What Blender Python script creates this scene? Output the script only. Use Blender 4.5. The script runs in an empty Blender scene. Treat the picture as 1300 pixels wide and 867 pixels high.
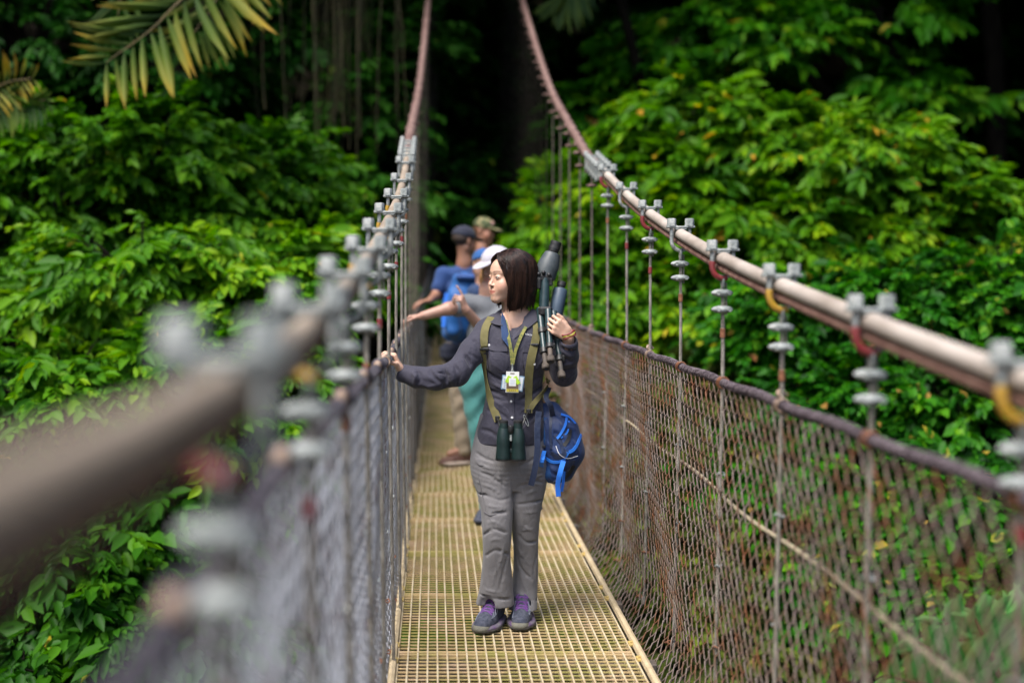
import bpy, math, random
import numpy as np
from mathutils import Vector, Matrix
random.seed(7)
rng = np.random.default_rng(11)
S = bpy.context.scene
C = S.collection
R = math.radians

# ------------------------------------------------------------------ camera, world, sun, exposure
FPX, VPX, VPY, CAMZ = 1400.0, 550.0, 345.0, 1.55
cam_d = bpy.data.cameras.new('camera')
cam = bpy.data.objects.new('camera', cam_d)
C.objects.link(cam)
cam.location = (0, 0, CAMZ)
cam.rotation_euler = (R(90), 0, 0)
cam_d.sensor_width = 36.0
cam_d.lens = FPX / 1300.0 * 36.0
cam_d.shift_x = (650 - VPX) / 1300.0
cam_d.shift_y = -(433.5 - VPY) / 1300.0
cam_d.clip_start = 0.05
cam_d.clip_end = 500
cam_d.dof.use_dof = True
cam_d.dof.focus_distance = 4.80
cam_d.dof.aperture_fstop = 0.95
cam_d.dof.aperture_blades = 0
S.camera = cam

world = bpy.data.worlds.new('World')
S.world = world
world.use_nodes = True
wn = world.node_tree
sky = wn.nodes.new('ShaderNodeTexSky')
sky.sky_type = 'NISHITA'
sky.sun_disc = False
SUN_EL, SUN_ROT = R(60), R(222)      # rotation measured from +Y, clockwise
sky.sun_elevation = SUN_EL
sky.sun_rotation = SUN_ROT
sky.air_density = 1.0
sky.dust_density = 3.0
sky.ozone_density = 1.0
wn.links.new(sky.outputs[0], wn.nodes['Background'].inputs[0])
wn.nodes['Background'].inputs[1].default_value = 0.10

sun_d = bpy.data.lights.new('sun', 'SUN')
sun_d.energy = 2.0
sun_d.angle = R(30)
sun_d.color = (1.0, 0.96, 0.9)
sun = bpy.data.objects.new('sun', sun_d)
C.objects.link(sun)
sd = Vector((math.sin(SUN_ROT) * math.cos(SUN_EL), math.cos(SUN_ROT) * math.cos(SUN_EL), math.sin(SUN_EL)))
sun.rotation_euler = sd.to_track_quat('Z', 'Y').to_euler()

S.view_settings.view_transform = 'Standard'
S.view_settings.look = 'None'
S.view_settings.gamma = 1.0
S.view_settings.exposure = 1.42
S.render.engine = 'CYCLES'
S.cycles.max_bounces = 6
S.cycles.diffuse_bounces = 3
S.cycles.glossy_bounces = 2
S.cycles.transmission_bounces = 3
S.cycles.transparent_max_bounces = 6
S.cycles.use_denoising = True

# ------------------------------------------------------------------ helpers
def P(px, py, d):
    """point seen at pixel (px,py) of the 1300 px wide photograph, d metres along the bridge"""
    return np.array([(px - VPX) * d / FPX, d, CAMZ - (py - VPY) * d / FPX])

def unit(v):
    v = np.asarray(v, float)
    return v / (np.linalg.norm(v) + 1e-12)

def mesh_from(name, V, F, smooth=True, tint=None, tname='tint'):
    V = np.asarray(V, np.float32)
    me = bpy.data.meshes.new(name)
    if isinstance(F, np.ndarray) and F.ndim == 2:
        nf, k = F.shape
        me.vertices.add(len(V)); me.vertices.foreach_set('co', V.ravel())
        me.loops.add(nf * k); me.loops.foreach_set('vertex_index', F.astype(np.int32).ravel())
        me.polygons.add(nf)
        me.polygons.foreach_set('loop_start', np.arange(0, nf * k, k, dtype=np.int32))
        me.update(calc_edges=True)
    else:
        me.from_pydata([tuple(map(float, v)) for v in V], [], [tuple(int(i) for i in f) for f in F])
    if smooth:
        me.polygons.foreach_set('use_smooth', np.ones(len(me.polygons), bool))
    if tint is not None:
        a = me.attributes.new(tname, 'FLOAT', 'POINT')
        a.data.foreach_set('value', np.asarray(tint, np.float32))
    me.validate()
    return me

def link(name, me, mat, parent=None, loc=None):
    o = bpy.data.objects.new(name, me)
    C.objects.link(o)
    if mat is not None:
        for m in (mat if isinstance(mat, (list, tuple)) else [mat]):
            me.materials.append(m)
    if parent is not None:
        o.parent = parent
    if loc is not None:
        o.location = loc
    return o

def thing(name, label, cat, loc=(0, 0, 0), group=None):
    o = bpy.data.objects.new(name, None)
    C.objects.link(o)
    o.location = loc
    o.empty_display_size = 0.1
    o['label'] = label; o['category'] = cat
    if group: o['group'] = group
    return o

def tag(o, label, cat, group=None, kind=None):
    o['label'] = label; o['category'] = cat
    if group: o['group'] = group
    if kind: o['kind'] = kind
    return o

def frame_of(d):
    d = unit(d)
    up = np.array([0, 0, 1.0]) if abs(d[2]) < 0.9 else np.array([0, 1.0, 0])
    a = unit(np.cross(up, d)); b = np.cross(d, a)
    return a, b, d

class MB:
    """collects shapes into one mesh; org is subtracted so the mesh sits in its parent's frame"""
    def __init__(s, org=(0, 0, 0)):
        s.V = []; s.F = []; s.n = 0; s.org = np.asarray(org, float)
    def add(s, V, F):
        V = np.asarray(V, float) - s.org
        s.V.append(V)
        s.F.extend([tuple(i + s.n for i in f) for f in F])
        s.n += len(V)
        return s
    def box(s, c, size, M=None, bev=0.0):
        hx, hy, hz = [q / 2 for q in size]
        if bev > 0:
            b = min(bev, hx * .9, hy * .9, hz * .9)
            pts = []
            for sx in (-1, 1):
                for sy in (-1, 1):
                    for sz in (-1, 1):
                        pts += [(sx * hx, sy * (hy - b), sz * (hz - b)), (sx * (hx - b), sy * hy, sz * (hz - b)), (sx * (hx - b), sy * (hy - b), sz * hz)]
            V = np.array(pts)
            def i(sx, sy, sz, k): return ((sx > 0) * 4 + (sy > 0) * 2 + (sz > 0)) * 3 + k
            F = []
            for sg in (-1, 1):
                q = [i(sg, -1, -1, 0), i(sg, 1, -1, 0), i(sg, 1, 1, 0), i(sg, -1, 1, 0)]; F.append(q if sg > 0 else q[::-1])
                q = [i(-1, sg, -1, 1), i(-1, sg, 1, 1), i(1, sg, 1, 1), i(1, sg, -1, 1)]; F.append(q if sg > 0 else q[::-1])
                q = [i(-1, -1, sg, 2), i(1, -1, sg, 2), i(1, 1, sg, 2), i(-1, 1, sg, 2)]; F.append(q if sg > 0 else q[::-1])
            for a in (-1, 1):
                for c2 in (-1, 1):
                    F.append([i(a, c2, -1, 0), i(a, c2, 1, 0), i(a, c2, 1, 1), i(a, c2, -1, 1)])
                    F.append([i(a, -1, c2, 0), i(a, 1, c2, 0), i(a, 1, c2, 2), i(a, -1, c2, 2)])
                    F.append([i(-1, a, c2, 1), i(1, a, c2, 1), i(1, a, c2, 2), i(-1, a, c2, 2)])
                    for e in (-1, 1):
                        F.append([i(a, c2, e, 0), i(a, c2, e, 1), i(a, c2, e, 2)])
        else:
            V = np.array([(x, y, z) for x in (-hx, hx) for y in (-hy, hy) for z in (-hz, hz)])
            F = [(0, 1, 3, 2), (4, 6, 7, 5), (0, 4, 5, 1), (2, 3, 7, 6), (0, 2, 6, 4), (1, 5, 7, 3)]
        if M is not None:
            V = V @ np.asarray(M, float).T
        return s.add(V + np.asarray(c, float), F)
    def tube(s, pts, r, n=8, caps=True, ell=None, up=None):
        pts = np.asarray(pts, float); m = len(pts)
        r = np.broadcast_to(np.asarray(r, float), (m,)) if np.ndim(r) < 2 else np.asarray(r, float)
        T = np.gradient(pts, axis=0)
        V = []
        a = None
        for i in range(m):
            t = unit(T[i])
            if up is not None:
                a0 = np.cross(np.asarray(up, float), t); a = unit(a0)
            elif a is None:
                a, _, _ = frame_of(t)
            else:
                a = unit(a - t * np.dot(a, t))
            b = np.cross(t, a)
            th = np.arange(n) * 2 * math.pi / n
            if np.ndim(r) == 2: ra, rb = r[i]
            else: ra = rb = r[i]
            if ell: rb = rb * ell
            V.append(pts[i] + ra * np.cos(th)[:, None] * a + rb * np.sin(th)[:, None] * b)
        V = np.concatenate(V)
        F = []
        for i in range(m - 1):
            for k in range(n):
                k2 = (k + 1) % n
                F.append((i * n + k, i * n + k2, (i + 1) * n + k2, (i + 1) * n + k))
        if caps:
            F.append(tuple(range(n))[::-1]); F.append(tuple((m - 1) * n + k for k in range(n)))
        return s.add(V, F)
    def lathe(s, a, b, prof, n=16):
        """profile list of (t 0..1 along a->b, radius)"""
        a = np.asarray(a, float); b = np.asarray(b, float)
        u, v, w = frame_of(b - a)
        th = np.arange(n) * 2 * math.pi / n
        V = []
        for t, r in prof:
            V.append(a + (b - a) * t + r * (np.cos(th)[:, None] * u + np.sin(th)[:, None] * v))
        m = len(prof)
        F = [(i * n + k, i * n + (k + 1) % n, (i + 1) * n + (k + 1) % n, (i + 1) * n + k) for i in range(m - 1) for k in range(n)]
        F.append(tuple(range(n))[::-1]); F.append(tuple((m - 1) * n + k for k in range(n)))
        return s.add(np.concatenate(V), F)
    def ball(s, c, r, n=12, m=8, M=None):
        r = np.broadcast_to(np.asarray(r, float), (3,))
        V = [(0, 0, -1)]
        for i in range(1, m):
            ph = -math.pi / 2 + math.pi * i / m
            for k in range(n):
                th = 2 * math.pi * k / n
                V.append((math.cos(ph) * math.cos(th), math.cos(ph) * math.sin(th), math.sin(ph)))
        V.append((0, 0, 1)); V = np.array(V) * r
        if M is not None: V = V @ np.asarray(M, float).T
        F = [(0, 1 + (k + 1) % n, 1 + k) for k in range(n)]
        for i in range(m - 2):
            for k in range(n):
                F.append((1 + i * n + k, 1 + i * n + (k + 1) % n, 1 + (i + 1) * n + (k + 1) % n, 1 + (i + 1) * n + k))
        L = 1 + (m - 1) * n; b0 = 1 + (m - 2) * n
        F += [(b0 + k, b0 + (k + 1) % n, L) for k in range(n)]
        return s.add(V + np.asarray(c, float), F)
    def strip(s, pts, width, thick, side):
        """flat strap following pts; side = direction(s) of its width"""
        pts = np.asarray(pts, float); m = len(pts)
        side = np.broadcast_to(np.asarray(side, float), (m, 3))
        w = np.broadcast_to(np.asarray(width, float), (m,))
        T = np.gradient(pts, axis=0); V = []
        for i in range(m):
            t = unit(T[i]); sd_ = unit(side[i] - t * np.dot(side[i], t)); nn = np.cross(t, sd_)
            for a, b in ((-1, -1), (1, -1), (1, 1), (-1, 1)):
                V.append(pts[i] + sd_ * a * w[i] / 2 + nn * b * thick / 2)
        F = [(i * 4 + k, i * 4 + (k + 1) % 4, (i + 1) * 4 + (k + 1) % 4, (i + 1) * 4 + k) for i in range(m - 1) for k in range(4)]
        F += [(3, 2, 1, 0), tuple((m - 1) * 4 + k for k in range(4))]
        return s.add(V, F)
    def build(s, name, mat, parent=None, smooth=True, loc=None, sharp=35):
        V = np.concatenate(s.V)
        me = mesh_from(name, V, s.F, smooth)
        o = link(name, me, mat, parent, loc)
        if smooth and sharp:
            try: me.set_sharp_from_angle(angle=R(sharp))
            except Exception: pass
        return o

def smooth_path(pts, n):
    """Catmull-Rom resample"""
    p = np.asarray(pts, float); m = len(p)
    q = np.vstack([2 * p[0] - p[1], p, 2 * p[-1] - p[-2]])
    t = np.linspace(0, m - 1 - 1e-9, n); i = t.astype(int); u = (t - i)[:, None]
    a, b, c, d = q[i], q[i + 1], q[i + 2], q[i + 3]
    return 0.5 * (2 * b + (c - a) * u + (2 * a - 5 * b + 4 * c - d) * u ** 2 + (3 * b - a - 3 * c + d) * u ** 3)

# ------------------------------------------------------------------ materials
def mat(name, col, rough=0.6, col2=None, scale=8, bump=0.0, bscale=60, metal=0.0, spec=0.5, detail=4, col3=None, thr=(0.35, 0.65), sheen=0.0, stretch=None, coat=0.0):
    m = bpy.data.materials.new(name); m.use_nodes = True
    nt = m.node_tree; b = nt.nodes['Principled BSDF']
    b.inputs['Roughness'].default_value = rough
    b.inputs['Metallic'].default_value = metal
    b.inputs['Specular IOR Level'].default_value = spec
    if sheen:
        b.inputs['Sheen Weight'].default_value = sheen
    if coat: b.inputs['Coat Weight'].default_value = coat
    tc = nt.nodes.new('ShaderNodeTexCoord')
    vec = tc.outputs['Object']
    if stretch:
        mp = nt.nodes.new('ShaderNodeMapping'); mp.inputs['Scale'].default_value = stretch
        nt.links.new(vec, mp.inputs[0]); vec = mp.outputs[0]
    if col2 is None:
        b.inputs['Base Color'].default_value = (*col, 1)
    else:
        n = nt.nodes.new('ShaderNodeTexNoise'); n.inputs['Scale'].default_value = scale; n.inputs['Detail'].default_value = detail
        nt.links.new(vec, n.inputs['Vector'])
        cr = nt.nodes.new('ShaderNodeValToRGB')
        cr.color_ramp.elements[0].position = thr[0]; cr.color_ramp.elements[0].color = (*col, 1)
        cr.color_ramp.elements[1].position = thr[1]; cr.color_ramp.elements[1].color = (*col2, 1)
        if col3:
            e = cr.color_ramp.elements.new(min(thr[1] + 0.12, 0.99)); e.color = (*col3, 1)
        nt.links.new(n.outputs[0], cr.inputs[0]); nt.links.new(cr.outputs[0], b.inputs['Base Color'])
    if bump > 0:
        n2 = nt.nodes.new('ShaderNodeTexNoise'); n2.inputs['Scale'].default_value = bscale; n2.inputs['Detail'].default_value = 3
        nt.links.new(vec, n2.inputs['Vector'])
        bp = nt.nodes.new('ShaderNodeBump'); bp.inputs['Strength'].default_value = bump; bp.inputs['Distance'].default_value = 0.01
        nt.links.new(n2.outputs[0], bp.inputs['Height']); nt.links.new(bp.outputs[0], b.inputs['Normal'])
    return m

def leaf_mat(name, stops, rough=0.50, transl=0.35, spec=0.16):
    m = bpy.data.materials.new(name); m.use_nodes = True
    nt = m.node_tree; b = nt.nodes['Principled BSDF']
    at = nt.nodes.new('ShaderNodeAttribute'); at.attribute_name = 'tint'
    cr = nt.nodes.new('ShaderNodeValToRGB')
    el = cr.color_ramp.elements
    el[0].position = stops[0][0]; el[0].color = (*stops[0][1], 1)
    el[1].position = stops[-1][0]; el[1].color = (*stops[-1][1], 1)
    for p_, c_ in stops[1:-1]:
        e = el.new(p_); e.color = (*c_, 1)
    nt.links.new(at.outputs['Fac'], cr.inputs[0])
    nt.links.new(cr.outputs[0], b.inputs['Base Color'])
    b.inputs['Roughness'].default_value = rough
    b.inputs['Specular IOR Level'].default_value = spec
    tr = nt.nodes.new('ShaderNodeBsdfTranslucent')
    hs = nt.nodes.new('ShaderNodeHueSaturation'); hs.inputs['Value'].default_value = 1.5; hs.inputs['Saturation'].default_value = 1.05
    nt.links.new(cr.outputs[0], hs.inputs['Color']); nt.links.new(hs.outputs[0], tr.inputs[0])
    mx = nt.nodes.new('ShaderNodeMixShader'); mx.inputs[0].default_value = transl
    nt.links.new(b.outputs[0], mx.inputs[1]); nt.links.new(tr.outputs[0], mx.inputs[2])
    nt.links.new(mx.outputs[0], nt.nodes['Material Output'].inputs[0])
    return m

M_galv = mat('galvanised_steel', (0.17, 0.19, 0.185), 0.62, (0.36, 0.385, 0.375), 45, 0.35, 120, metal=0.1, col3=(0.46, 0.46, 0.43), thr=(0.32, 0.6))
M_sleeve = mat('grey_cable_sleeve', (0.30, 0.25, 0.21), 0.6, (0.48, 0.42, 0.37), 14, 0.2, 60, stretch=(1, 0.35, 1), thr=(0.3, 0.7))
M_sleeveL = mat('dirty_tan_cable_sleeve', (0.23, 0.18, 0.135), 0.75, (0.34, 0.275, 0.21), 14, 0.2, 60, stretch=(1, 0.35, 1), thr=(0.3, 0.7))
M_brownrope = mat('rusty_wire_rope', (0.20, 0.10, 0.075), 0.7, (0.33, 0.19, 0.145), 22, 0.5, 160)
M_farcable = mat('brown_main_cable', (0.13, 0.07, 0.06), 0.7, (0.22, 0.14, 0.12), 16, 0.5, 90)
M_rope = mat('hanger_wire_rope', (0.20, 0.18, 0.15), 0.55, (0.38, 0.35, 0.30), 60, 0.8, 420, metal=0.2, stretch=(1, 1, 0.35))
M_farrope = mat('brown_hanger_rope', (0.09, 0.075, 0.06), 0.65, (0.17, 0.14, 0.11), 40, 0.5, 300)
M_shaderope = mat('shade_dark_hanger_rope', (0.022, 0.02, 0.016), 0.8, (0.05, 0.043, 0.036), 40, spec=0.1)  # brown hanger rope again, with the forest shade put into its colour
M_red = mat('red_plastic', (0.24, 0.03, 0.035), 0.6, (0.15, 0.03, 0.03), 40)
M_yellow = mat('yellow_plastic', (0.50, 0.30, 0.03), 0.55, (0.38, 0.22, 0.04), 40)
M_rust = mat('rust', (0.16, 0.06, 0.03), 0.85, (0.28, 0.12, 0.06), 60, 0.4, 200)
M_grate = mat('mossy_fibreglass_grating', (0.45, 0.35, 0.20), 0.7, (0.58, 0.49, 0.34), 9, 0.3, 90, col3=(0.44, 0.40, 0.17), thr=(0.36, 0.60))
M_grate2 = mat('mossy_cross_rods', (0.34, 0.30, 0.085), 0.75, (0.50, 0.36, 0.17), 5, 0.3, 90, col3=(0.54, 0.38, 0.23), thr=(0.40, 0.56), detail=7)
M_rail = mat('tan_edge_rail', (0.42, 0.33, 0.20), 0.7, (0.55, 0.44, 0.28), 12, 0.4, 80)
M_clip = mat('yellow_clip', (0.55, 0.40, 0.12), 0.6, (0.38, 0.27, 0.1), 60)
M_meshrope = None
M_dark = mat('dark_steel', (0.06, 0.055, 0.05), 0.7, (0.12, 0.09, 0.07), 20)
# ------------------------------------------------------------------ the bridge
YEND = 26.0
def shift(d):
    return 0.017 * np.maximum(np.asarray(d, float) - 7, 0)
def rise(d):
    d = np.asarray(d, float); q = np.clip(d - 8.0, 0, 3.3)
    return 0.012 * q ** 2 + 0.079 * np.maximum(d - 11.3, 0)
LX0, LX1 = -0.163, 0.862
_lc = np.array([[.0, -.187, 1.455], [.52, -.187, 1.445], [.74, -.187, 1.430], [1.04, -.187, 1.424], [1.66, -.186, 1.456], [2.33, -.185, 1.503], [3.0, -.181, 1.572], [3.68, -.179, 1.650], [4.36, -.176, 1.745],
                [5.03, -.168, 1.850], [5.7, -.162, 1.975], [6.5, -.158, 2.170], [7.5, -.165, 2.44], [10.36, -.135, 3.23], [12.15, -.105, 4.0], [14.7, -.065, 5.17], [20, .04, 8.0], [26, .14, 11.7]])
_rc = np.array([[.0, 1.05, 1.26], [1.0, 1.05, 1.29], [1.97, 1.052, 1.340], [2.65, 1.05, 1.424], [3.32, 1.05, 1.498], [4.0, 1.05, 1.585], [4.67, 1.046, 1.700], [5.35, 1.052, 1.82], [6.03, 1.06, 1.955],
                [6.8, 1.055, 2.165], [7.5, 1.075, 2.29], [10.2, 1.10, 3.19], [12.0, 1.135, 3.95], [14.7, 1.19, 5.17], [20, 1.29, 8.0], [26, 1.39, 11.7]])
def _mk(tab):
    tt = np.linspace(0, 26, 521)
    out = np.stack([np.interp(tt, tab[:, 0], tab[:, k]) for k in (1, 2)], 1)
    ker = np.hanning(41); ker /= ker.sum()
    pad = np.vstack([out[:1].repeat(20, 0) + (np.arange(-20, 0)[:, None]) * (out[1] - out[0]), out, out[-1:].repeat(20, 0) + (np.arange(1, 21)[:, None]) * (out[-1] - out[-2])])
    sm = np.stack([np.convolve(pad[:, k], ker, 'valid') for k in (0, 1)], 1)
    return lambda y: np.stack([np.interp(y, tt, sm[:, 0]), np.asarray(y, float) + 0 * np.asarray(y, float), np.interp(y, tt, sm[:, 1])], -1)
LC, RC = _mk(_lc), _mk(_rc)

bridge = thing('suspension_bridge', 'hanging footbridge with yellowish grating deck, thick cables and wire hangers', 'footbridge')

# deck: grating panels, each one part
PITCH = 0.0388
PAN = 21
gx0, gx1 = -0.142, 0.812
ncol = 25
def panel(y0):
    ys = y0 + PITCH * (np.arange(PAN) + 0.5)
    ln = PAN * PITCH
    mb = MB(); zc = float(rise(y0 + ln / 2)); sl = float(rise(y0 + ln) - rise(y0)) / ln; sx = float(shift(y0 + ln / 2))
    M = np.array([[1, 0, 0], [0, 1, 0], [0, sl, 1.0]])
    c0 = np.array([0, y0 + ln / 2, zc])
    for k in range(ncol):
        x = gx0 + (gx1 - gx0) * k / (ncol - 1) + sx
        mb.box(c0 + (x, 0, -0.0125), (0.0068, ln - 0.006, 0.025), M)
    o = mb.build('grating_panel', M_grate, bridge, smooth=False)
    mb = MB()
    for y in ys:
        mb.box(((gx0 + gx1) / 2 + sx, y, float(zc + sl * (y - y0 - ln / 2)) - 0.0058), (gx1 - gx0 + 0.006, 0.0070, 0.0050), M)
    for y in (y0 + 0.004, y0 + ln - 0.004):
        mb.box(((gx0 + gx1) / 2 + sx, y, float(zc + sl * (y - y0 - ln / 2)) - 0.0135), (gx1 - gx0 + 0.0075, 0.0045, 0.025), M)
    mb.build('cross_rods', M_grate2, o, smooth=False)
y = 4.50 - 7 * PAN * PITCH
while y < 24:
    if y > -1: panel(y)
    y += PAN * PITCH

yy = np.arange(-0.6, YEND, 0.3)
for sgn, xe in ((-1, LX0 + 0.004), (1, LX1 - 0.020)):
    mb = MB()
    mb.tube(np.stack([xe + shift(yy), yy, rise(yy) + 0.0], 1), np.array([[0.016, 0.019]] * len(yy)), 8, up=(0, 0, 1))
    mb.build('edge_rail', M_rail, bridge)
def clip(x, yv):
    mb = MB(); mb.box((x + float(shift(yv)), yv, float(rise(yv)) + 0.004), (0.026, 0.045, 0.01), bev=0.002)
    mb.box((x + float(shift(yv)), yv, float(rise(yv)) + 0.012), (0.012, 0.012, 0.008), bev=0.002)
    mb.build('deck_clip', M_clip, bridge)
yb = 4.50 - 4 * PAN * PITCH
while yb < 17:
    for dy in (-0.09, 0.09):
        clip(0.826, yb + dy); clip(-0.152, yb + dy - 0.02)
    mb = MB(); mb.box((0.35 + float(shift(yb)), yb, float(rise(yb)) - 0.075), (1.12, 0.06, 0.07), bev=0.005)
    mb.build('cross_beam', M_dark, bridge)
    yb += PAN * PITCH

# main cables
def cable(name, path, r, m, n=12):
    return MB().tube(path, r, n).build(name, m, bridge)
ys = np.arange(-0.5, 7.35, 0.12)
for CF, ysx in ((LC, ys), (RC, ys)):
    cable('main_cable', CF(ysx) + (0, 0, 0.008), 0.0235 if CF is RC else 0.0205, M_sleeve if CF is RC else M_sleeveL, 16)
    cable('lower_rope', CF(ysx) + (0, 0, -0.030 if CF is RC else -0.024), 0.014 if CF is RC else 0.011, M_brownrope, 10)
ys = np.arange(7.0, 26, 0.2)
for CF in (LC, RC):
    yf = np.arange(7.0, 26, 0.02)
    rr_ = 0.029 + 0.009 * ((yf % 0.22) < 0.045)
    cable('main_cable', CF(yf), rr_, M_farcable, 10)

# hangers
def prof(side):
    if side > 0:
        return lambda t: (1.05 - 0.030 * t - 0.13 * max(t - 0.78, 0) ** 2 / 0.0484, 1.15 - 1.33 * t)      # t 0 top .. 1 bottom
    return lambda t: (-0.200 + 0.010 * t + 0.012 * t * t, 1.15 - 1.25 * t)
_ty = [0, 1, 1.66, 2.33, 3.0, 3.68, 4.8, 6, 8]; _tz = [.085, .092, .108, .120, .102, .072, .024, .01, 0]; _tx = [-.028, -.028, -.027, .005, .008, .012, .008, 0, 0]
def topz(side, y): return np.interp(y, _ty, _tz) if side < 0 else 0.0 * np.asarray(y, float)
def topx(side, y): return np.interp(y, _ty, _tx) if side < 0 else 0.0 * np.asarray(y, float)

TOPZ = 1.15
def hanger(p, side, style, ztop_mesh, near=True):
    """p: point on the cable; hangs straight down to the deck edge"""
    x, y, z = p
    e = bpy.data.objects.new('hanger', None); C.objects.link(e); e.parent = bridge; e.location = tuple(p)
    zb = float(rise(y)) - 0.06
    xb = x + (-0.03 if side > 0 else 0.02)
    mb = MB(p)
    if near:
        zs = z - 0.066
        path = [(x, y, zs), (x, y, ztop_mesh), (x + (xb - x) * 0.35, y, ztop_mesh - 0.4), (xb, y, zb)]
        mb.tube(smooth_path(path, 12), 0.0068 if style != 'rope' else 0.0078, 8).build('hanger_rope', M_rope, e)
        mb = MB(p)                                  # clamp plate across the cable
        mb.box((x, y, z + 0.037), (0.118, 0.034, 0.009), bev=0.003)
        mb.box((x, y, z + 0.030), (0.05, 0.030, 0.012), bev=0.003)
        mb.build('clamp_plate', M_galv, e)
        for s in (-1, 1):
            mb = MB(p)
            mb.lathe((x + s * 0.038, y, z + 0.041), (x + s * 0.038, y, z + 0.074), [(0, 0.0225), (0.12, 0.0225), (0.13, 0.0195), (0.88, 0.0195), (1.0, 0.0165)], 6)
            mb.build('bolt', M_galv, e)
        mb = MB(p)                                  # U bolt under the cable
        th = np.linspace(0, math.pi, 11)
        pts = [(x - 0.038, y, z + 0.035)] + [(x - 0.038 * math.cos(t), y, z - 0.022 - 0.040 * math.sin(t)) for t in th] + [(x + 0.038, y, z + 0.035)]
        mb.tube(pts, 0.0085, 8)
        mb.build('u_bolt', M_galv, e)
        if style in ('red', 'yellow'):
            mb = MB(p)
            pts = [(x - 0.040 * math.cos(t), y - 0.006, z - 0.020 - 0.046 * math.sin(t)) for t in np.linspace(-0.35, math.pi * 0.62, 10)]
            mb.tube(pts, 0.0105, 8)
            mb.build('plastic_sleeve', M_red if style == 'red' else M_yellow, e)
        mb = MB(p)                                  # thimble loop round the U bolt
        th = np.linspace(0, 2 * math.pi, 13)
        mb.tube([(x, y + 0.014 * math.sin(t), z - 0.078 + 0.022 * math.cos(t)) for t in th], 0.005, 6, caps=False).build('thimble', M_galv, e)
        for k, dz in enumerate((0.118, 0.178)):
            mb = MB(p)
            zc = z - dz
            mb.ball((x - 0.002, y, zc), (0.040, 0.020, 0.0145), 16, 8)
            for s in (-1, 1):
                mb.lathe((x + s * 0.020, y - 0.024, zc), (x + s * 0.020, y + 0.02, zc), [(0, 0.008), (0.15, 0.010), (0.4, 0.010), (0.4, 0.005), (1, 0.005)], 6)
            mb.build('rope_grip', M_galv, e)
        mb = MB(p)
        zr = z - 0.26 - 0.03 * random.random()
        mb.tube([(x, y, zr - 0.016), (x, y, zr + 0.016)], 0.0095, 8).build('rope_binding', random.choice([M_red, M_rust, M_rust]), e)
        # short tail of rope beside the hanger
        mb = MB(p)
        mb.tube([(x + 0.012, y, z - 0.08), (x + 0.014, y + 0.004, z - 0.20)], 0.004, 6).build('rope_tail', M_rope, e)
    else:
        mb.tube([(x, y, z - 0.02), (x, y, ztop_mesh), (xb, y, zb)], 0.0062 if y < 9.5 else 0.0046, 6).build('hanger_rope', M_farrope if y < 10.5 else M_shaderope, e)  # far ropes take the copy with shade painted in
        mb = MB(p)
        mb.ball((x - 0.01, y, z - 0.075), (0.042, 0.022, 0.016), 10, 6)
        mb.build('rope_grip', M_farcable, e)
        mb = MB(p); mb.ball((x, y, z - 0.17), (0.036, 0.02, 0.014), 10, 6).build('rope_grip', M_farcable, e)
        mb = MB(p); mb.box((x - 0.005, y, z - 0.01), (0.085, 0.03, 0.035), bev=0.006).build('clamp_plate', M_farcable, e)
    return e

stR = {0: 'yellow', 1: 'red', 2: 'yellow', 3: 'red', 4: 'plain', 5: 'red', 6: 'plain', 7: 'red'}
for k in range(8):
    y = 1.97 + 0.676 * k
    if k == 5:
        st = 'red'
    hanger(RC(y), 1, stR[k], TOPZ + 0.0 + float(rise(y)))
stL = ['red', 'yellow', 'plain', 'yellow', 'plain', 'yellow', 'yellow', 'plain', 'plain']
for k in range(9):
    y = 0.98 + 0.676 * k
    hanger(LC(y), -1, stL[k], TOPZ + float(topz(-1, y)) + float(rise(y)))
y = 7.45
while y < 22:
    for CF, s in ((RC, 1), (LC, -1)):
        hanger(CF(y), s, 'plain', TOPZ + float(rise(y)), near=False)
    y += 0.676
# splice clamps where the sleeve ends
def splice(CF, y):
    p = CF(y); x, _, z = p; t = unit(CF(y + 0.05) - CF(y - 0.05))
    e = bpy.data.objects.new('splice_clamp', None); C.objects.link(e); e.parent = bridge; e.location = tuple(p)
    MB(p).box((x, y, z + 0.034), (0.10, 0.03, 0.01), bev=0.003).box((x, y, z - 0.050), (0.10, 0.03, 0.01), bev=0.003).box((x, y, z - 0.008), (0.062, 0.034, 0.08), bev=0.008).build('saddle', M_galv, e)
    for s in (-1, 1):
        MB(p).lathe((x + s * .04, y, z - 0.062), (x + s * .04, y, z + 0.064), [(0, .012), (.08, .012), (.08, .007), (.76, .007), (.76, .016), (.95, .016), (1, .012)], 6).build('bolt', M_galv, e)
for k in range(5):
    splice(RC, 6.92 + 0.13 * k)
for k in range(5):
    splice(LC, 6.70 + 0.14 * k)

# ------------------------------------------------------------------ chain link side fences
def fence_mat(name, a, b, c):
    m = mat(name, a, 0.45, b, 9.0, 0.3, 200, col3=c, thr=(0.42, 0.56), detail=12)
    return m
M_meshR = fence_mat('rusty_chain_link', (0.20, 0.155, 0.135), (0.15, 0.085, 0.052), (0.21, 0.078, 0.034))
M_meshL = fence_mat('grey_chain_link', (0.50, 0.52, 0.58), (0.38, 0.39, 0.43), (0.18, 0.13, 0.14))
M_toprope = mat('purple_grey_top_rope', (0.075, 0.055, 0.065), 0.7, (0.15, 0.12, 0.135), 30, 0.6, 130)
M_tan = mat('tan_rope_end', (0.34, 0.25, 0.19), 0.7, (0.26, 0.17, 0.12), 60)
M_knot = mat('dark_rope_knot', (0.03, 0.028, 0.04), 0.7, (0.07, 0.06, 0.075), 60)

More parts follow.
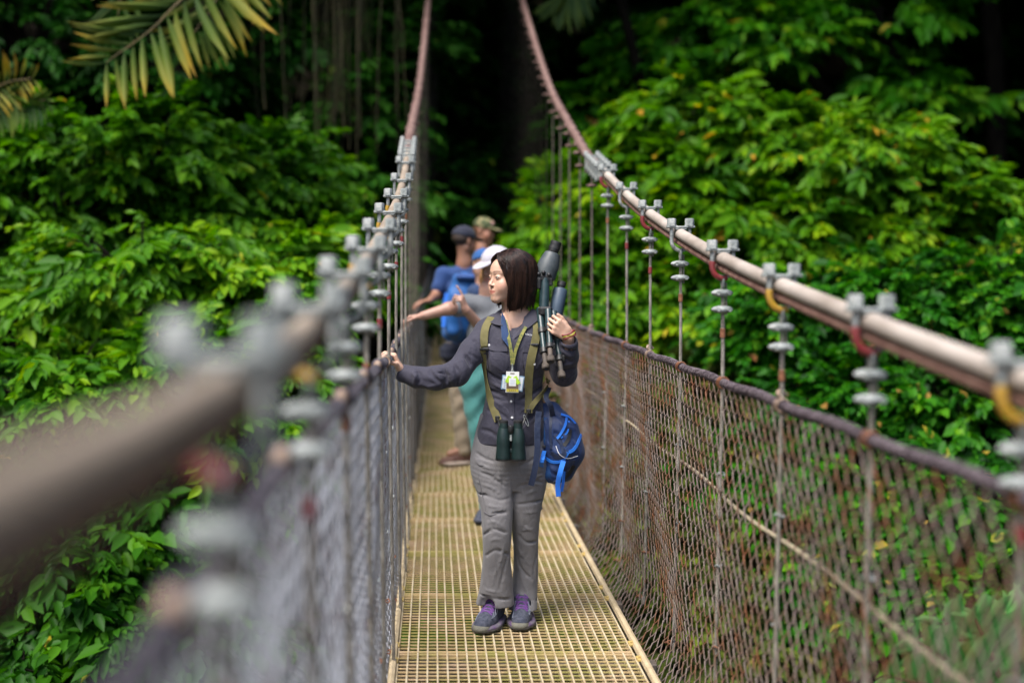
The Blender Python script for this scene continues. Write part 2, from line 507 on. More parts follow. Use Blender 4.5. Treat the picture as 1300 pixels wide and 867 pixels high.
def chain_fence(side, y0, y1, m, label):
    f = thing('chain_link_fence', label, 'fence')
    W, H = 0.035, 0.098            # diamond width and height
    pf = prof(side)
    depth = 1.33 if side > 0 else 1.25
    nrow = int(depth / (H / 2))
    Vs, Fs, n0 = [], [], 0
    col = 0; yv = y0
    ns = 4
    while yv < y1:
        w = W if yv < 11 else W * 2
        r = (0.0031 if side > 0 else 0.0028) if yv < 11 else 0.0034
        # one zigzag wire; neighbours hook at the turns
        k = np.arange(nrow + 1)
        off = np.where((k + col) % 2 == 0, -1.0, 1.0); col += 1
        tt = (k / nrow)
        jit = 0.0030 * np.sin(yv * 3.1 + k * 1.3) + rng.normal(0, 0.0008, len(k))
        yw = yv + off * (w * 0.53) + jit
        xz = np.array([pf(t) for t in tt])
        bulge = 0.012 * np.sin(yv * 2.1 + tt * 3) + 0.008 * np.sin(yv * 5.3 + tt * 9)
        wov = 0.0 * off
        z = xz[:, 1] + topz(side, yw) * (1 - tt) + rise(yw) + 0.006 * np.sin(yv * 4.0) * (tt > 0.02)
        x = xz[:, 0] + topx(side, yw) * (1 - tt) + shift(yw) + (bulge * np.minimum(tt * 4, 1) + wov) * (1 if side > 0 else 0.5)
        pts = np.stack([x, yw, z], 1)
        # rounded corners: 3 points per turn
        q = []
        for i in range(len(pts)):
            s_ = 0.0050 * off[i]
            if i > 0: q.append(pts[i] + (pts[i - 1] - pts[i]) * 0.10 + np.array([s_, 0, 0]))
            if i < len(pts) - 1: q.append(pts[i] + (pts[i + 1] - pts[i]) * 0.10 - np.array([s_, 0, 0]))
        q = np.array(q)
        T = np.gradient(q, axis=0); T /= np.linalg.norm(T, axis=1)[:, None]
        a = np.cross(T, [1.0, 0, 0]); a /= np.linalg.norm(a, axis=1)[:, None]
        b = np.cross(T, a)
        th = np.arange(ns) * 2 * math.pi / ns
        V = (q[:, None, :] + r * (np.cos(th)[None, :, None] * a[:, None, :] + np.sin(th)[None, :, None] * b[:, None, :])).reshape(-1, 3)
        m_ = len(q)
        i = np.arange(m_ - 1)[:, None] * ns; kk = np.arange(ns)[None, :]; k2 = (kk + 1) % ns
        F = np.stack([i + kk, i + k2, i + ns + k2, i + ns + kk], -1).reshape(-1, 4) + n0
        Vs.append(V); Fs.append(F); n0 += len(V)
        yv += w
    me = mesh_from('wire_mesh', np.concatenate(Vs), np.concatenate(Fs), True)
    link('wire_mesh', me, m, f)
    # top rope with the mesh wires wound round it
    yt = np.arange(y0, y1, 0.15)
    xt, zt = pf(0)
    path = np.stack([xt + topx(side, yt) + shift(yt), yt, zt + topz(side, yt) + rise(yt) + 0.004 * np.sin(yt * 9.3)], 1)
    tr = MB().tube(path, 0.0125, 8).build('top_rope', M_toprope if side > 0 else M_knot, f)
    yt = np.arange(y0, 12, 0.0042)
    ph = yt * 2 * math.pi / 0.033
    base = np.stack([xt + topx(side, yt) + shift(yt), yt, zt + topz(side, yt) + rise(yt) + 0.004 * np.sin(yt * 9.3)], 1)
    hel = base + 0.0145 * np.stack([np.cos(ph), 0 * ph, np.sin(ph)], 1)
    MB().tube(hel, 0.0036, 4).build('binding_wire', M_toprope if side > 0 else M_knot, tr)
    # bottom rope
    xt, zt = pf(1)
    yt = np.arange(y0, y1, 0.3)
    MB().tube(np.stack([xt + shift(yt), yt, zt + rise(yt)], 1), 0.008, 6).build('bottom_rope', M_rust, f)
    # tan ties where hangers cross the top rope
    for k in range(16):
        yk = (1.97 if side > 0 else 0.98) + 0.676 * k
        if yk > 12: break
        xt, zt = pf(0)
        c = np.array([xt + float(topx(side, yk)) + float(shift(yk)), yk, zt + float(topz(side, yk)) + float(rise(yk)) + 0.004 * math.sin(yk * 9.3)])
        mb = MB()
        th = np.linspace(0, 2 * math.pi, 15)
        for dy in (-0.012, 0.013):
            mb.tube([c + (0.019 * math.cos(t), dy + 0.004 * math.sin(t * 2), 0.020 * math.sin(t)) for t in th], 0.0036, 6, caps=False)
        if side < 0 and not 4.2 < yk < 5.0:
            MB().ball(c + (0.004, 0.0, 0.012), (0.024, 0.034, 0.026), 12, 8).build('rope_knot', M_knot, tr)
            mb.ball(c + (0.004, -0.030, 0.016), (0.014, 0.014, 0.018), 12, 8)
        elif side > 0 and k % 3 == 2:
            mb.tube(smooth_path([c + (0, 0, .02), c + (-.012, .0, .036), c + (.005, .015, .044), c + (.02, .02, .028)], 8), 0.007, 6)
        mb.build('rope_tie', M_tan if (side < 0 or k % 3 == 2) else M_rust, tr)
        # wire ties along the hanger
        for t in (0.25, 0.5, 0.72, 0.88):
            xq, zq = pf(t)
            mb = MB()
            q = c * 0 + (xq + float(shift(yk)), yk + rng.normal(0, .004), zq + float(rise(yk)))
            mb.tube([q + (0.014 * math.cos(a), 0.012 * math.sin(a), 0.006 * math.sin(a * 2)) for a in np.linspace(0, 2 * math.pi, 9)], 0.003, 5, caps=False)
            mb.build('wire_tie', M_galv if t < .6 else M_rust, f)
    return f
fenceR = chain_fence(1, 0.5, 22, M_meshR, 'rusty chain link fence along the right side of the footbridge')
fenceL = chain_fence(-1, 0.3, 22, M_meshL, 'pale grey chain link fence on the left side of the footbridge, held by hand')
# rope running level through the right fence
M_palerope = mat('pale_side_rope', (0.42, 0.36, 0.24), 0.75, (0.30, 0.25, 0.17), 40, 0.5, 200)
yt = np.arange(0.6, 21, 0.1)
pr = prof(1)
xr = pr(0.305)[0]
pth = np.stack([xr + 0.018 + shift(yt) + 0.006 * np.sin(yt * 3), yt, 0.735 + rise(yt) + 0.008 * np.sin(yt * 4.6)], 1)
MB().tube(pth, 0.0068, 8).build('side_rope', M_palerope, fenceR)
# ------------------------------------------------------------------ terrain
def ground_z(x, y):
    x = np.asarray(x, float); y = np.asarray(y, float)
    base = -4.5 + 0.02 * y
    dl = np.maximum(-x - 2.6, 0); dr = np.maximum(x - 3.0, 0)
    z = base + np.minimum(dl * 0.95, 3 + dl * 0.45) + np.minimum(dr * 0.9, 3 + dr * 0.45)
    far = np.maximum(y - 19, 0)
    z = z + np.minimum(far * 0.55, 5.0) + np.maximum(y - 30, 0) * 1.0 + np.maximum(np.abs(x) - 20, 0) * 0.5
    z = z + 0.35 * np.sin(x * 0.9 + 1.3) * np.sin(y * 0.7) + 0.15 * np.sin(x * 2.3) * np.cos(y * 1.9)
    return z
gx = np.concatenate([np.linspace(-60, -15, 16)[:-1], np.linspace(-15, 15, 61), np.linspace(15, 60, 16)[1:]])
gy = np.concatenate([np.linspace(-40, 0, 14)[:-1], np.linspace(0, 36, 73), np.linspace(36, 60, 10)[1:]])
X, Y = np.meshgrid(gx, gy)
Z = ground_z(X, Y)
V = np.stack([X, Y, Z], -1).reshape(-1, 3)
nx = len(gx)
ii = (np.arange(len(gy) - 1)[:, None] * nx + np.arange(nx - 1)[None, :]).ravel()
F = np.stack([ii, ii + 1, ii + nx + 1, ii + nx], 1)
M_soil = mat('forest_floor', (0.006, 0.006, 0.004), 1.0, (0.014, 0.012, 0.008), 3, 0.8, 12, spec=0.0, col3=(0.03, 0.045, 0.012))
g = link('hillside_ground', mesh_from('hillside_ground', V, F), M_soil)
g['kind'] = 'structure'

# ------------------------------------------------------------------ foliage
def leaves(Pb, A, Nn, L, Wr, droop=0.25, shape='leaf'):
    """Pb base, A unit direction, Nn unit normal, L length -> verts, quads"""
    A = A / np.linalg.norm(A, axis=1)[:, None]
    B = np.cross(Nn, A); B /= (np.linalg.norm(B, axis=1)[:, None] + 1e-9)
    Nn = np.cross(A, B)
    L = L[:, None]; Wd = L * Wr
    mid = Pb + A * L * 0.0
    tip = Pb + A * L - Nn * L * droop
    p1 = Pb + A * L * 0.28 + B * Wd * 0.42 + Nn * L * 0.06
    p2 = Pb + A * L * 0.62 + B * Wd * 0.44 + Nn * L * (0.06 - droop * 0.3)
    p3 = Pb + A * L * 0.62 - B * Wd * 0.44 + Nn * L * (0.06 - droop * 0.3)
    p4 = Pb + A * L * 0.28 - B * Wd * 0.42 + Nn * L * 0.06
    V = np.stack([Pb, p1, p2, tip, p3, p4], 1).reshape(-1, 3)
    n = len(Pb)
    i = np.arange(n)[:, None] * 6
    F = np.concatenate([i + np.array([[0, 1, 2, 3]]), i + np.array([[0, 3, 4, 5]])], 1).reshape(-1, 4)
    return V, F

def rand_unit(n):
    v = rng.normal(size=(n, 3)); return v / np.linalg.norm(v, axis=1)[:, None]

def foliage(lobes, boughs, sprays, nl, L, Wr, spray_len, tint_mu=0.45, tint_sd=0.18, droop=0.3, zmin=-0.35, yellow=0.01, face=None, flat=0.6):
    """lobes: list of (centre, radii). Tiered boughs carrying sprays of alternate leaves.
       returns leaf verts, quads, per-vertex tint, and the bough paths"""
    PB, PD, PT = [], [], []
    paths = []
    for (c, r) in lobes:
        c = np.asarray(c, float); r = np.asarray(r, float)
        nb = max(3, int(boughs * (r[0] * r[2]) ** 0.5))
        for _ in range(nb):
            while True:
                u = rand_unit(1)[0]
                if u[2] > zmin and (face is None or np.dot(u, face) > -0.35 + 0.5 * rng.random()): break
            tip = c + u * r * rng.uniform(0.72, 1.12)
            start = c + u * r * 0.15 - np.array([0, 0, 0.25 * r[2]])
            dirn = unit(tip - start); hd = unit(np.array([dirn[0], dirn[1], dirn[2] * (1 - flat)]))
            blen = np.linalg.norm(tip - start)
            mid = start + (tip - start) * 0.55 + np.array([0, 0, 0.1 * blen])
            paths.append([start, mid, tip])
            btint = rng.normal(tint_mu, tint_sd * 0.6)
            side = unit(np.cross(hd, [0, 0, 1.0]))
            for s in range(sprays):
                t = 0.35 + 0.65 * (s + rng.random()) / sprays
                base = (1 - t) ** 2 * start + 2 * t * (1 - t) * mid + t * t * tip + rng.normal(0, 0.05, 3)
                sg = 1 if s % 2 else -1
                d = unit(hd * rng.uniform(0.5, 1.2) + side * sg * rng.uniform(0.2, 1.1) * (1.3 - t) + np.array([0, 0, rng.uniform(-0.45, 0.15)]))
                PB.append(base); PD.append(d); PT.append(btint)
    PB = np.array(PB); PD = np.array(PD); PT = np.array(PT)
    n = len(PB)
    k = np.arange(nl)
    t = (k + 0.5) / nl
    sl = spray_len * rng.uniform(0.6, 1.25, n)
    up = np.tile([0, 0, 1.0], (n, 1)) + rng.normal(0, 0.25, (n, 3))
    sd_ = np.cross(PD, up); sd_ /= np.linalg.norm(sd_, axis=1)[:, None]
    un = np.cross(sd_, PD)
    base = PB[:, None, :] + PD[:, None, :] * (t[None, :, None] * sl[:, None, None]) - np.array([0, 0, 1.0]) * (0.35 * (t ** 2)[None, :, None] * sl[:, None, None])
    sg = np.where(k % 2 == 0, 1.0, -1.0)
    dirs = PD[:, None, :] * (0.55 + 0.5 * t[None, :, None]) + sd_[:, None, :] * sg[None, :, None] * (1.0 - 0.55 * t)[None, :, None] + rng.normal(0, 0.18, (n, nl, 3)) + np.array([0, 0, -0.35])
    nor = un[:, None, :] + rng.normal(0, 0.33, (n, nl, 3))
    LL = L * rng.uniform(0.55, 1.4, n)[:, None] * rng.uniform(0.6, 1.2, (n, nl)) * (0.8 + 0.35 * np.sin(t * 3.0))[None, :]
    tint = PT[:, None] + 0.16 * (t[None, :] - 0.5) + rng.normal(0, tint_sd * 0.7, (n, nl))
    tint = np.clip(tint, 0, 0.88)
    tint = np.where(rng.random((n, nl)) < yellow, rng.uniform(0.93, 1.0, (n, nl)), tint)
    V, F = leaves(base.reshape(-1, 3), dirs.reshape(-1, 3), nor.reshape(-1, 3), LL.ravel(), Wr, droop)
    return V, F, np.repeat(tint.ravel(), 6), paths

G = lambda r, g_, b_: (r, g_, b_)
M_leafL = leaf_mat('left_bush_leaves', [(0.0, G(.006, .038, .003)), (0.4, G(.028, .120, .004)), (0.7, G(.082, .230, .005)), (0.9, G(.19, .33, .006)), (0.95, G(.40, .36, .02)), (1.0, G(.36, .22, .03))])
M_leafR = leaf_mat('right_bush_leaves', [(0.0, G(.008, .046, .002)), (0.4, G(.034, .132, .003)), (0.7, G(.095, .245, .004)), (0.9, G(.23, .36, .005)), (0.95, G(.48, .36, .02)), (1.0, G(.45, .2, .03))])
M_leafIvy = leaf_mat('creeper_leaves', [(0.0, G(.005, .036, .003)), (0.4, G(.014, .105, .004)), (0.7, G(.045, .20, .005)), (0.9, G(.12, .30, .006)), (0.95, G(.38, .33, .03)), (1.0, G(.3, .13, .05))])
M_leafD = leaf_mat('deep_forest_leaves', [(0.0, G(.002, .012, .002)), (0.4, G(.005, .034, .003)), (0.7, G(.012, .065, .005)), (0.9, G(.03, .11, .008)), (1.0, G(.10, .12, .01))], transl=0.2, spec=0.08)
M_leafO = leaf_mat('olive_undergrowth', [(0.0, G(.02, .035, .010)), (0.4, G(.06, .085, .016)), (0.7, G(.11, .15, .02)), (0.9, G(.16, .22, .02)), (1.0, G(.25, .14, .06))], transl=0.2)
M_bark = mat('bark', (0.006, 0.005, 0.004), 0.95, (0.014, 0.012, 0.009), 9, 0.7, 25, stretch=(1, 1, 0.3), spec=0.05)

def shrub(name, label, cat, base, lobes, m, group=None, trunk_r=0.06, **kw):
    base = np.asarray(base, float)
    t = thing(name, label, cat, tuple(base), group)
    V, F, ti, paths = foliage(lobes, **kw)
    link('crown', mesh_from('crown', V - base, F, False, ti), m, t)
    mb = MB(base)
    for (c, r) in lobes:
        c = np.asarray(c, float)
        q = [base, base + (c - base) * np.array([.25, .25, .5]) + rng.normal(0, .1, 3), c - np.array([0, 0, r[2] * .2]), c + np.array([0, 0, r[2] * .4])]
        pth = smooth_path(q, 10)
        mb.tube(pth, np.linspace(trunk_r, trunk_r * 0.25, 10), 7)
    for p_ in paths:
        mb.tube(smooth_path(p_, 5), np.linspace(trunk_r * .3, trunk_r * .08, 5), 4, caps=False)
    mb.build('trunk', M_bark, t)
    return t

def base_at(x, y):
    return (x, y, float(ground_z(x, y)) - 0.1)

kwL = dict(boughs=46, sprays=7, nl=14, L=0.118, Wr=0.50, spray_len=0.42, tint_mu=0.50, tint_sd=0.16)
def lob(px, py, d, rx, ry, rz): return (P(px, py, d), (rx, ry, rz))
fl = unit([0.5, -0.8, 0.3])
# left bank
shrub('broadleaf_shrub', 'tallest leafy green shrub at the left edge, below the palm frond', 'shrub', base_at(-3.9, 9.8),
      [lob(60, 255, 10.2, 1.0, .9, .75), lob(190, 215, 10.4, .95, .9, .62), lob(20, 330, 9.8, .8, .8, .6)], M_leafL, face=fl, yellow=.002, **kwL)
shrub('broadleaf_shrub', 'leafy green shrub between the hanging vines and the left cable', 'shrub', base_at(-2.4, 11.0),
      [lob(330, 250, 11.2, .85, .9, .7), lob(250, 300, 10.6, .9, .9, .6), lob(385, 350, 10.2, .55, .8, .5)], M_leafL, face=fl, yellow=.004, **kwL)
shrub('broadleaf_shrub', 'bright leafy shrub on the left with its boughs reaching the cable clamps', 'shrub', base_at(-2.2, 8.6),
      [lob(180, 345, 8.6, .8, .8, .42), lob(320, 370, 8.6, .62, .7, .36), lob(60, 420, 8.6, .8, .7, .42), lob(390, 350, 9.2, .32, .4, .3)], M_leafL, face=fl, yellow=.003, **{**kwL, 'tint_mu': .6})
shrub('broadleaf_shrub', 'leafy shrub seen just above the blurred near cable on the left', 'shrub', base_at(-2.4, 7.4),
      [lob(80, 500, 7.4, .75, .7, .38), lob(230, 500, 7.6, .6, .6, .40), lob(330, 470, 8.0, .5, .5, .42), lob(10, 580, 7.2, .5, .5, .3), lob(330, 560, 7.6, .4, .5, .35)], M_leafL, face=fl, yellow=.003, **kwL)
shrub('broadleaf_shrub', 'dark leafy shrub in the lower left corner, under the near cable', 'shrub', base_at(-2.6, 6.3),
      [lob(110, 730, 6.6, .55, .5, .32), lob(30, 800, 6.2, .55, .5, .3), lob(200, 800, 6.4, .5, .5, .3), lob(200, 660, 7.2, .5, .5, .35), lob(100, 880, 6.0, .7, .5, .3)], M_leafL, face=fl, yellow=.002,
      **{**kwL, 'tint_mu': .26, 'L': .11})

# right bank
fr = unit([-0.45, -0.8, 0.35])
kwR = dict(boughs=50, sprays=7, nl=15, L=0.145, Wr=0.42, spray_len=0.42, tint_mu=0.55, tint_sd=0.17)
shrub('broadleaf_tree', 'big sunlit yellow-green tree filling the right, crown reaching the highest', 'tree', base_at(4.6, 12.2),
      [lob(1090, 235, 12, 1.05, 1.0, .75), lob(1190, 300, 11.6, .9, .9, .8), lob(990, 190, 12.6, .9, .9, .55), lob(1040, 320, 11.6, 1.0, .9, .6)], M_leafR, face=fr, yellow=.02, **kwR)
shrub('broadleaf_tree', 'bright green tree with long drooping leaves, just right of the cable splice', 'tree', base_at(2.9, 12.6),
      [lob(880, 170, 13, .9, .9, .55), lob(840, 260, 12.4, .9, .9, .6), lob(930, 290, 12, .8, .8, .6)], M_leafR, face=fr, yellow=.012, **{**kwR, 'L': .2})
shrub('broadleaf_shrub', 'yellowish green shrub seen between the hangers right of the scope', 'shrub', base_at(2.2, 11.6),
      [lob(745, 330, 12, .6, .8, .7), lob(830, 360, 11.4, .7, .8, .6), lob(760, 430, 11, .6, .7, .5), lob(900, 400, 10.8, .7, .7, .5), lob(715, 290, 13, .35, .4, .8)], M_leafR, face=fr, yellow=.008, **kwR)
kwI = dict(boughs=70, sprays=8, nl=11, L=0.085, Wr=0.66, spray_len=0.26, tint_mu=0.42, tint_sd=0.2)
shrub('creeper_thicket', 'small-leaved dark green creeper thicket behind the right cable', 'creeper', base_at(4.2, 9.6),
      [lob(1000, 420, 9.8, .75, .7, .6), lob(1130, 430, 9.6, .8, .7, .7), lob(1270, 400, 9.4, .7, .6, .7), lob(1230, 540, 8.8, .8, .6, .6), lob(1080, 530, 9.0, .7, .6, .5)], M_leafIvy, face=fr, yellow=.012, **kwI)
shrub('creeper_thicket', 'low creeper thicket seen through the right fence near the frame edge', 'creeper', base_at(3.4, 7.6),
      [lob(1220, 660, 7.8, .7, .5, .5), lob(1100, 640, 8.2, .6, .5, .45), lob(1240, 800, 7.0, .6, .5, .4), lob(1080, 760, 7.4, .6, .5, .4), lob(960, 620, 8.8, .6, .5, .5)], M_leafIvy, face=fr, yellow=.02, **kwI)
shrub('undergrowth_shrub', 'olive brown undergrowth seen through the right fence beside the deck', 'shrub', base_at(2.4, 8.4),
      [lob(800, 560, 9.6, .6, .6, .5), lob(900, 640, 8.8, .6, .5, .45), lob(850, 720, 8.2, .55, .5, .4), lob(960, 760, 7.6, .6, .5, .4), lob(760, 640, 9.0, .5, .5, .5), lob(900, 850, 7.2, .6, .5, .4), lob(880, 520, 10, .7, .6, .5)],
      M_leafO, face=fr, yellow=.03, **{**kwI, 'L': .10, 'boughs': 50})

# lit branches hanging in the dark at the top right
kwB = dict(boughs=16, sprays=6, nl=11, L=0.24, Wr=0.42, spray_len=0.6, tint_mu=0.6, tint_sd=0.15)
shrub('forest_tree', 'tree holding pale green branches out of the dark at top right', 'tree', base_at(8.2, 17.0),
      [lob(1000, 60, 16, 1.2, 1, .45), lob(1120, 30, 16, 1.0, 1, .5), lob(1180, 120, 16, .8, .8, .6), lob(950, 90, 16.5, .5, .6, .3)], M_leafIvy, face=fr, yellow=.008, trunk_r=.14, **kwB)
shrub('forest_tree', 'dim tree in the shade above the right cable splice', 'tree', base_at(4.6, 17.5),
      [lob(850, 90, 17, 1.2, 1, .6), lob(770, 150, 17, .8, .8, .6), lob(900, 30, 17, 1.0, .8, .5)], M_leafIvy, face=fr, trunk_r=.12, **kwB)
shrub('forest_tree', 'shaded tree between the left cable and the hanging vines', 'tree', base_at(-1.9, 15.0),
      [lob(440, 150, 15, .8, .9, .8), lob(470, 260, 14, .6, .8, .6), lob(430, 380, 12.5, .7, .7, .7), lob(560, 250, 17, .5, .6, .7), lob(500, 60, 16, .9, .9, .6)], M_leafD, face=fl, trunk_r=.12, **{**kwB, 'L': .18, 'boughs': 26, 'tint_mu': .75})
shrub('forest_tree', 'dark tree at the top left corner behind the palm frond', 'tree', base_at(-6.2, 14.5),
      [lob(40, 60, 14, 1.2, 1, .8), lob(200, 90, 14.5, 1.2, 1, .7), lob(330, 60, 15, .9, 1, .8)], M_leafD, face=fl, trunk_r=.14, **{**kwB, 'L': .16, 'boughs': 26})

# deep forest behind: one mass nobody could count
def mass(name, label, n_lobes, sampler, m, **kw):
    lobes = [sampler() for _ in range(n_lobes)]
    V, F, ti, paths = foliage(lobes, **kw)
    o = link(name, mesh_from(name, V, F, False, ti), m)
    tag(o, label, 'foliage', kind='stuff')
    return o
def s_far():
    x = rng.uniform(-12, 16); y = rng.uniform(20, 27)
    z = rng.uniform(-3, 12)
    if rng.random() < .35: x = rng.uniform(-3.5, 5); y = rng.uniform(22, 27); z = rng.uniform(1, 10)
    return ((x, y, z), (1.8, 1.4, 1.3))
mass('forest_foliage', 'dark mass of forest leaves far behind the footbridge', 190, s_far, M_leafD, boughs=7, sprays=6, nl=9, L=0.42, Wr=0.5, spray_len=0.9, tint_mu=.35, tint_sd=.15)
def s_under():
    if rng.random() < .5: x = rng.uniform(-9, -1.5)
    else: x = rng.uniform(1.8, 10)
    y = rng.uniform(5.5, 18)
    return ((x, y, float(ground_z(x, y)) + .3), (1.1, 1.0, .7))
mass('undergrowth', 'dark undergrowth covering the valley slopes', 80, s_under, M_leafD, boughs=9, sprays=6, nl=9, L=0.22, Wr=0.5, spray_len=0.5, tint_mu=.5, tint_sd=.15)
def s_floor():
    x = rng.uniform(-3, 4); y = rng.uniform(2.5, 18)
    return ((x, y, float(ground_z(x, y)) + .2), (.9, .8, .5))
mass('valley_plants', 'green ground plants far below the grating deck', 34, s_floor, M_leafIvy, boughs=9, sprays=5, nl=9, L=0.22, Wr=0.5, spray_len=0.4, tint_mu=.4, tint_sd=.2)

# tall canopy over the far bank, above the frame: shades the forest behind
def s_can():
    while True:
        x = rng.uniform(-18, 20); y = rng.uniform(12.5, 30); z = rng.uniform(8, 14)
        if z > 0.30 * y + 3.2 and (y > 15.5 or abs(x - 1) > 5): return ((x, y, z), (2.6, 2.4, 1.0))
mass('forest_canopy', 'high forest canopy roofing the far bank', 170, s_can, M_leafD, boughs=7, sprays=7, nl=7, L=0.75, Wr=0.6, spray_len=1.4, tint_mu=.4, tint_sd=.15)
# canopy trees: trunks one can tell apart
def trunk_tree(px, d, r, label, lean=0.0):
    x = (px - VPX) * d / FPX
    b = np.array(base_at(x, d))
    t = thing('canopy_tree', label, 'tree', tuple(b))
    top = np.array([x + lean, d + .3, 13.0])
    pth = smooth_path([b, b + (top - b) * .35 + rng.normal(0, .12, 3), b + (top - b) * .7 + rng.normal(0, .15, 3), top], 14)
    mb = MB(b); mb.tube(pth, np.linspace(r, r * .55, 14), 12)
    mb.build('trunk', M_bark, t)
    lobes = [(top + np.array([rng.uniform(-1.6, 1.6), rng.uniform(-1, 1.4), rng.uniform(-1.2, .8)]), (1.8, 1.6, .9)) for _ in range(4)]
    V, F, ti, _ = foliage(lobes, boughs=8, sprays=6, nl=8, L=.5, Wr=.55, spray_len=1.0, tint_mu=.4, tint_sd=.15)
    link('crown', mesh_from('crown', V - b, F, False, ti), M_leafD, t)
for px, d, r, lab in ((960, 20, .2, 'trunk in the dark above the bright trees on the right'), (1265, 17, .16, 'trunk in the black gap at the upper right edge')):
    trunk_tree(px, d, r, lab)

# hanging vines
mbv = MB()
for k in range(34):
    px = rng.normal(432, 38); d = rng.uniform(13, 14.5)
    top = P(px, -60 + rng.uniform(-20, 20), d); bot = P(px + rng.normal(0, 6), rng.uniform(120, 215), d)
    n = 8; tt = np.linspace(0, 1, n)[:, None]
    pth = top + (bot - top) * tt + np.stack([np.cumsum(rng.normal(0, .014, n)), np.cumsum(rng.normal(0, .01, n)), np.zeros(n)], 1)
    mbv.tube(pth, rng.uniform(.005, .012), 4, caps=False)
M_vine = mat('vine', (0.020, 0.020, 0.006), 0.9, (0.045, 0.038, 0.012), 6)
tag(mbv.build('hanging_vines', M_vine), 'curtain of thin brown vines hanging left of the cable', 'vines', kind='stuff')

# palms and ferns
M_palm = leaf_mat('palm_leaflets', [(0.0, G(.03, .075, .02)), (0.4, G(.11, .17, .025)), (0.65, G(.26, .27, .05)), (0.85, G(.42, .30, .03)), (1.0, G(.46, .27, .06))], transl=.3)
M_stalk = mat('palm_stalk', (0.12, 0.10, 0.04), 0.6, (0.2, 0.14, 0.06), 10)
def frond(parent, org, pts, n, Lf, wid, tint, sag, fold=0.5, spread=0.9, side_ref=(0, 1, 0.2), name='frond', tip=.1):
    """a frond: rachis with leaflets on both sides; org is the parent's base"""
    path = smooth_path(pts, 24)
    o = MB(org).tube(path, np.linspace(.016, .004, 24), 6).build('stalk', M_stalk, parent)
    Pb, A, N_, L_ = [], [], [], []
    T = np.gradient(path, axis=0)
    for k in range(n):
        t = 0.12 + 0.88 * k / (n - 1)
        i = min(int(t * 23), 22); f = t * 23 - i
        p = path[i] * (1 - f) + path[i + 1] * f
        tg = unit(T[i]); sd_ = unit(np.cross(tg, side_ref))
        for s in (-1, 1):
            a = unit(tg * (1 - spread + .5 * t) + sd_ * s * spread + np.array([0, 0, -sag * rng.uniform(.7, 1.3)]) + rng.normal(0, .08, 3))
            Pb.append(p); A.append(a); N_.append(unit(np.cross(a, tg) * s + rng.normal(0, .15, 3))); L_.append(Lf * (0.55 + .6 * math.sin(math.pi * min(1, t * .9 + .1))) * rng.uniform(.85, 1.1))
    V, F = leaves(np.array(Pb), np.array(A), np.array(N_), np.array(L_), wid, .12)
    ti = np.clip(np.repeat(rng.normal(tint, .14, len(Pb)), 6) + np.tile([-.15, 0, .05 + tip * .5, .15 + tip, .05 + tip * .5, 0], len(Pb)), 0, 1)
    link(name, mesh_from(name, V - np.asarray(org), F, False, ti), M_palm, parent)
bp = np.array(base_at(-6.0, 9.6))
pl = thing('palm', 'palm with a big drooping yellow-tipped frond at the top left', 'palm', tuple(bp))
crown = P(-90, -400, 9.3)
MB(bp).tube(smooth_path([bp, bp + (crown - bp) * .5 + np.array([-.3, .2, 0]), crown], 12), np.linspace(.1, .07, 12), 9).build('trunk', M_bark, pl)
frond(pl, bp, [crown, P(150, -300, 9.3), P(268, -80, 9.2), P(212, 18, 9.0), P(135, 80, 8.8)], 26, .70, .125, .26, .25, spread=.85, tip=.45)
frond(pl, bp, [crown, P(160, -330, 9.5), P(285, -130, 9.6), P(282, -20, 9.6), P(245, 45, 9.5)], 24, .66, .12, .20, .35, spread=.8, tip=.45)
frond(pl, bp, [crown, P(60, -300, 9.2), P(160, -120, 9.3), P(150, 20, 9.3)], 20, .55, .12, .05, .4, spread=.8)
bp = np.array(base_at(-4.2, 10.5))
pl = thing('palm', 'small palm with orange yellow leaflets at the left edge', 'palm', tuple(bp))
crown = P(-40, 150, 9.5)
MB(bp).tube(smooth_path([bp, bp + (crown - bp) * .5 + np.array([.1, .1, 0]), crown], 10), np.linspace(.06, .04, 10), 8).build('trunk', M_bark, pl)
frond(pl, bp, [crown, P(-15, 120, 9.4), P(10, 105, 9.3), P(40, 100, 9.2)], 12, .28, .12, .62, .1, spread=.8, tip=.2)
frond(pl, bp, [crown, P(0, 125, 9.4), P(30, 128, 9.3), P(58, 128, 9.2)], 12, .30, .2, .1, .7, spread=.8)
bp = np.array(base_at(4.6, 17.5))
pl = thing('palm', 'dark green hanging palm frond at the top behind the right cable', 'palm', tuple(bp))
crown = P(760, -120, 15)
MB(bp).tube(smooth_path([bp, bp + (crown - bp) * .5 + np.array([.3, .6, 0]), crown], 10), np.linspace(.1, .07, 10), 8).build('trunk', M_bark, pl)
frond(pl, bp, [crown, P(740, -50, 15), P(725, -15, 15), P(705, 5, 15)], 20, .6, .12, .05, .8, spread=.7)
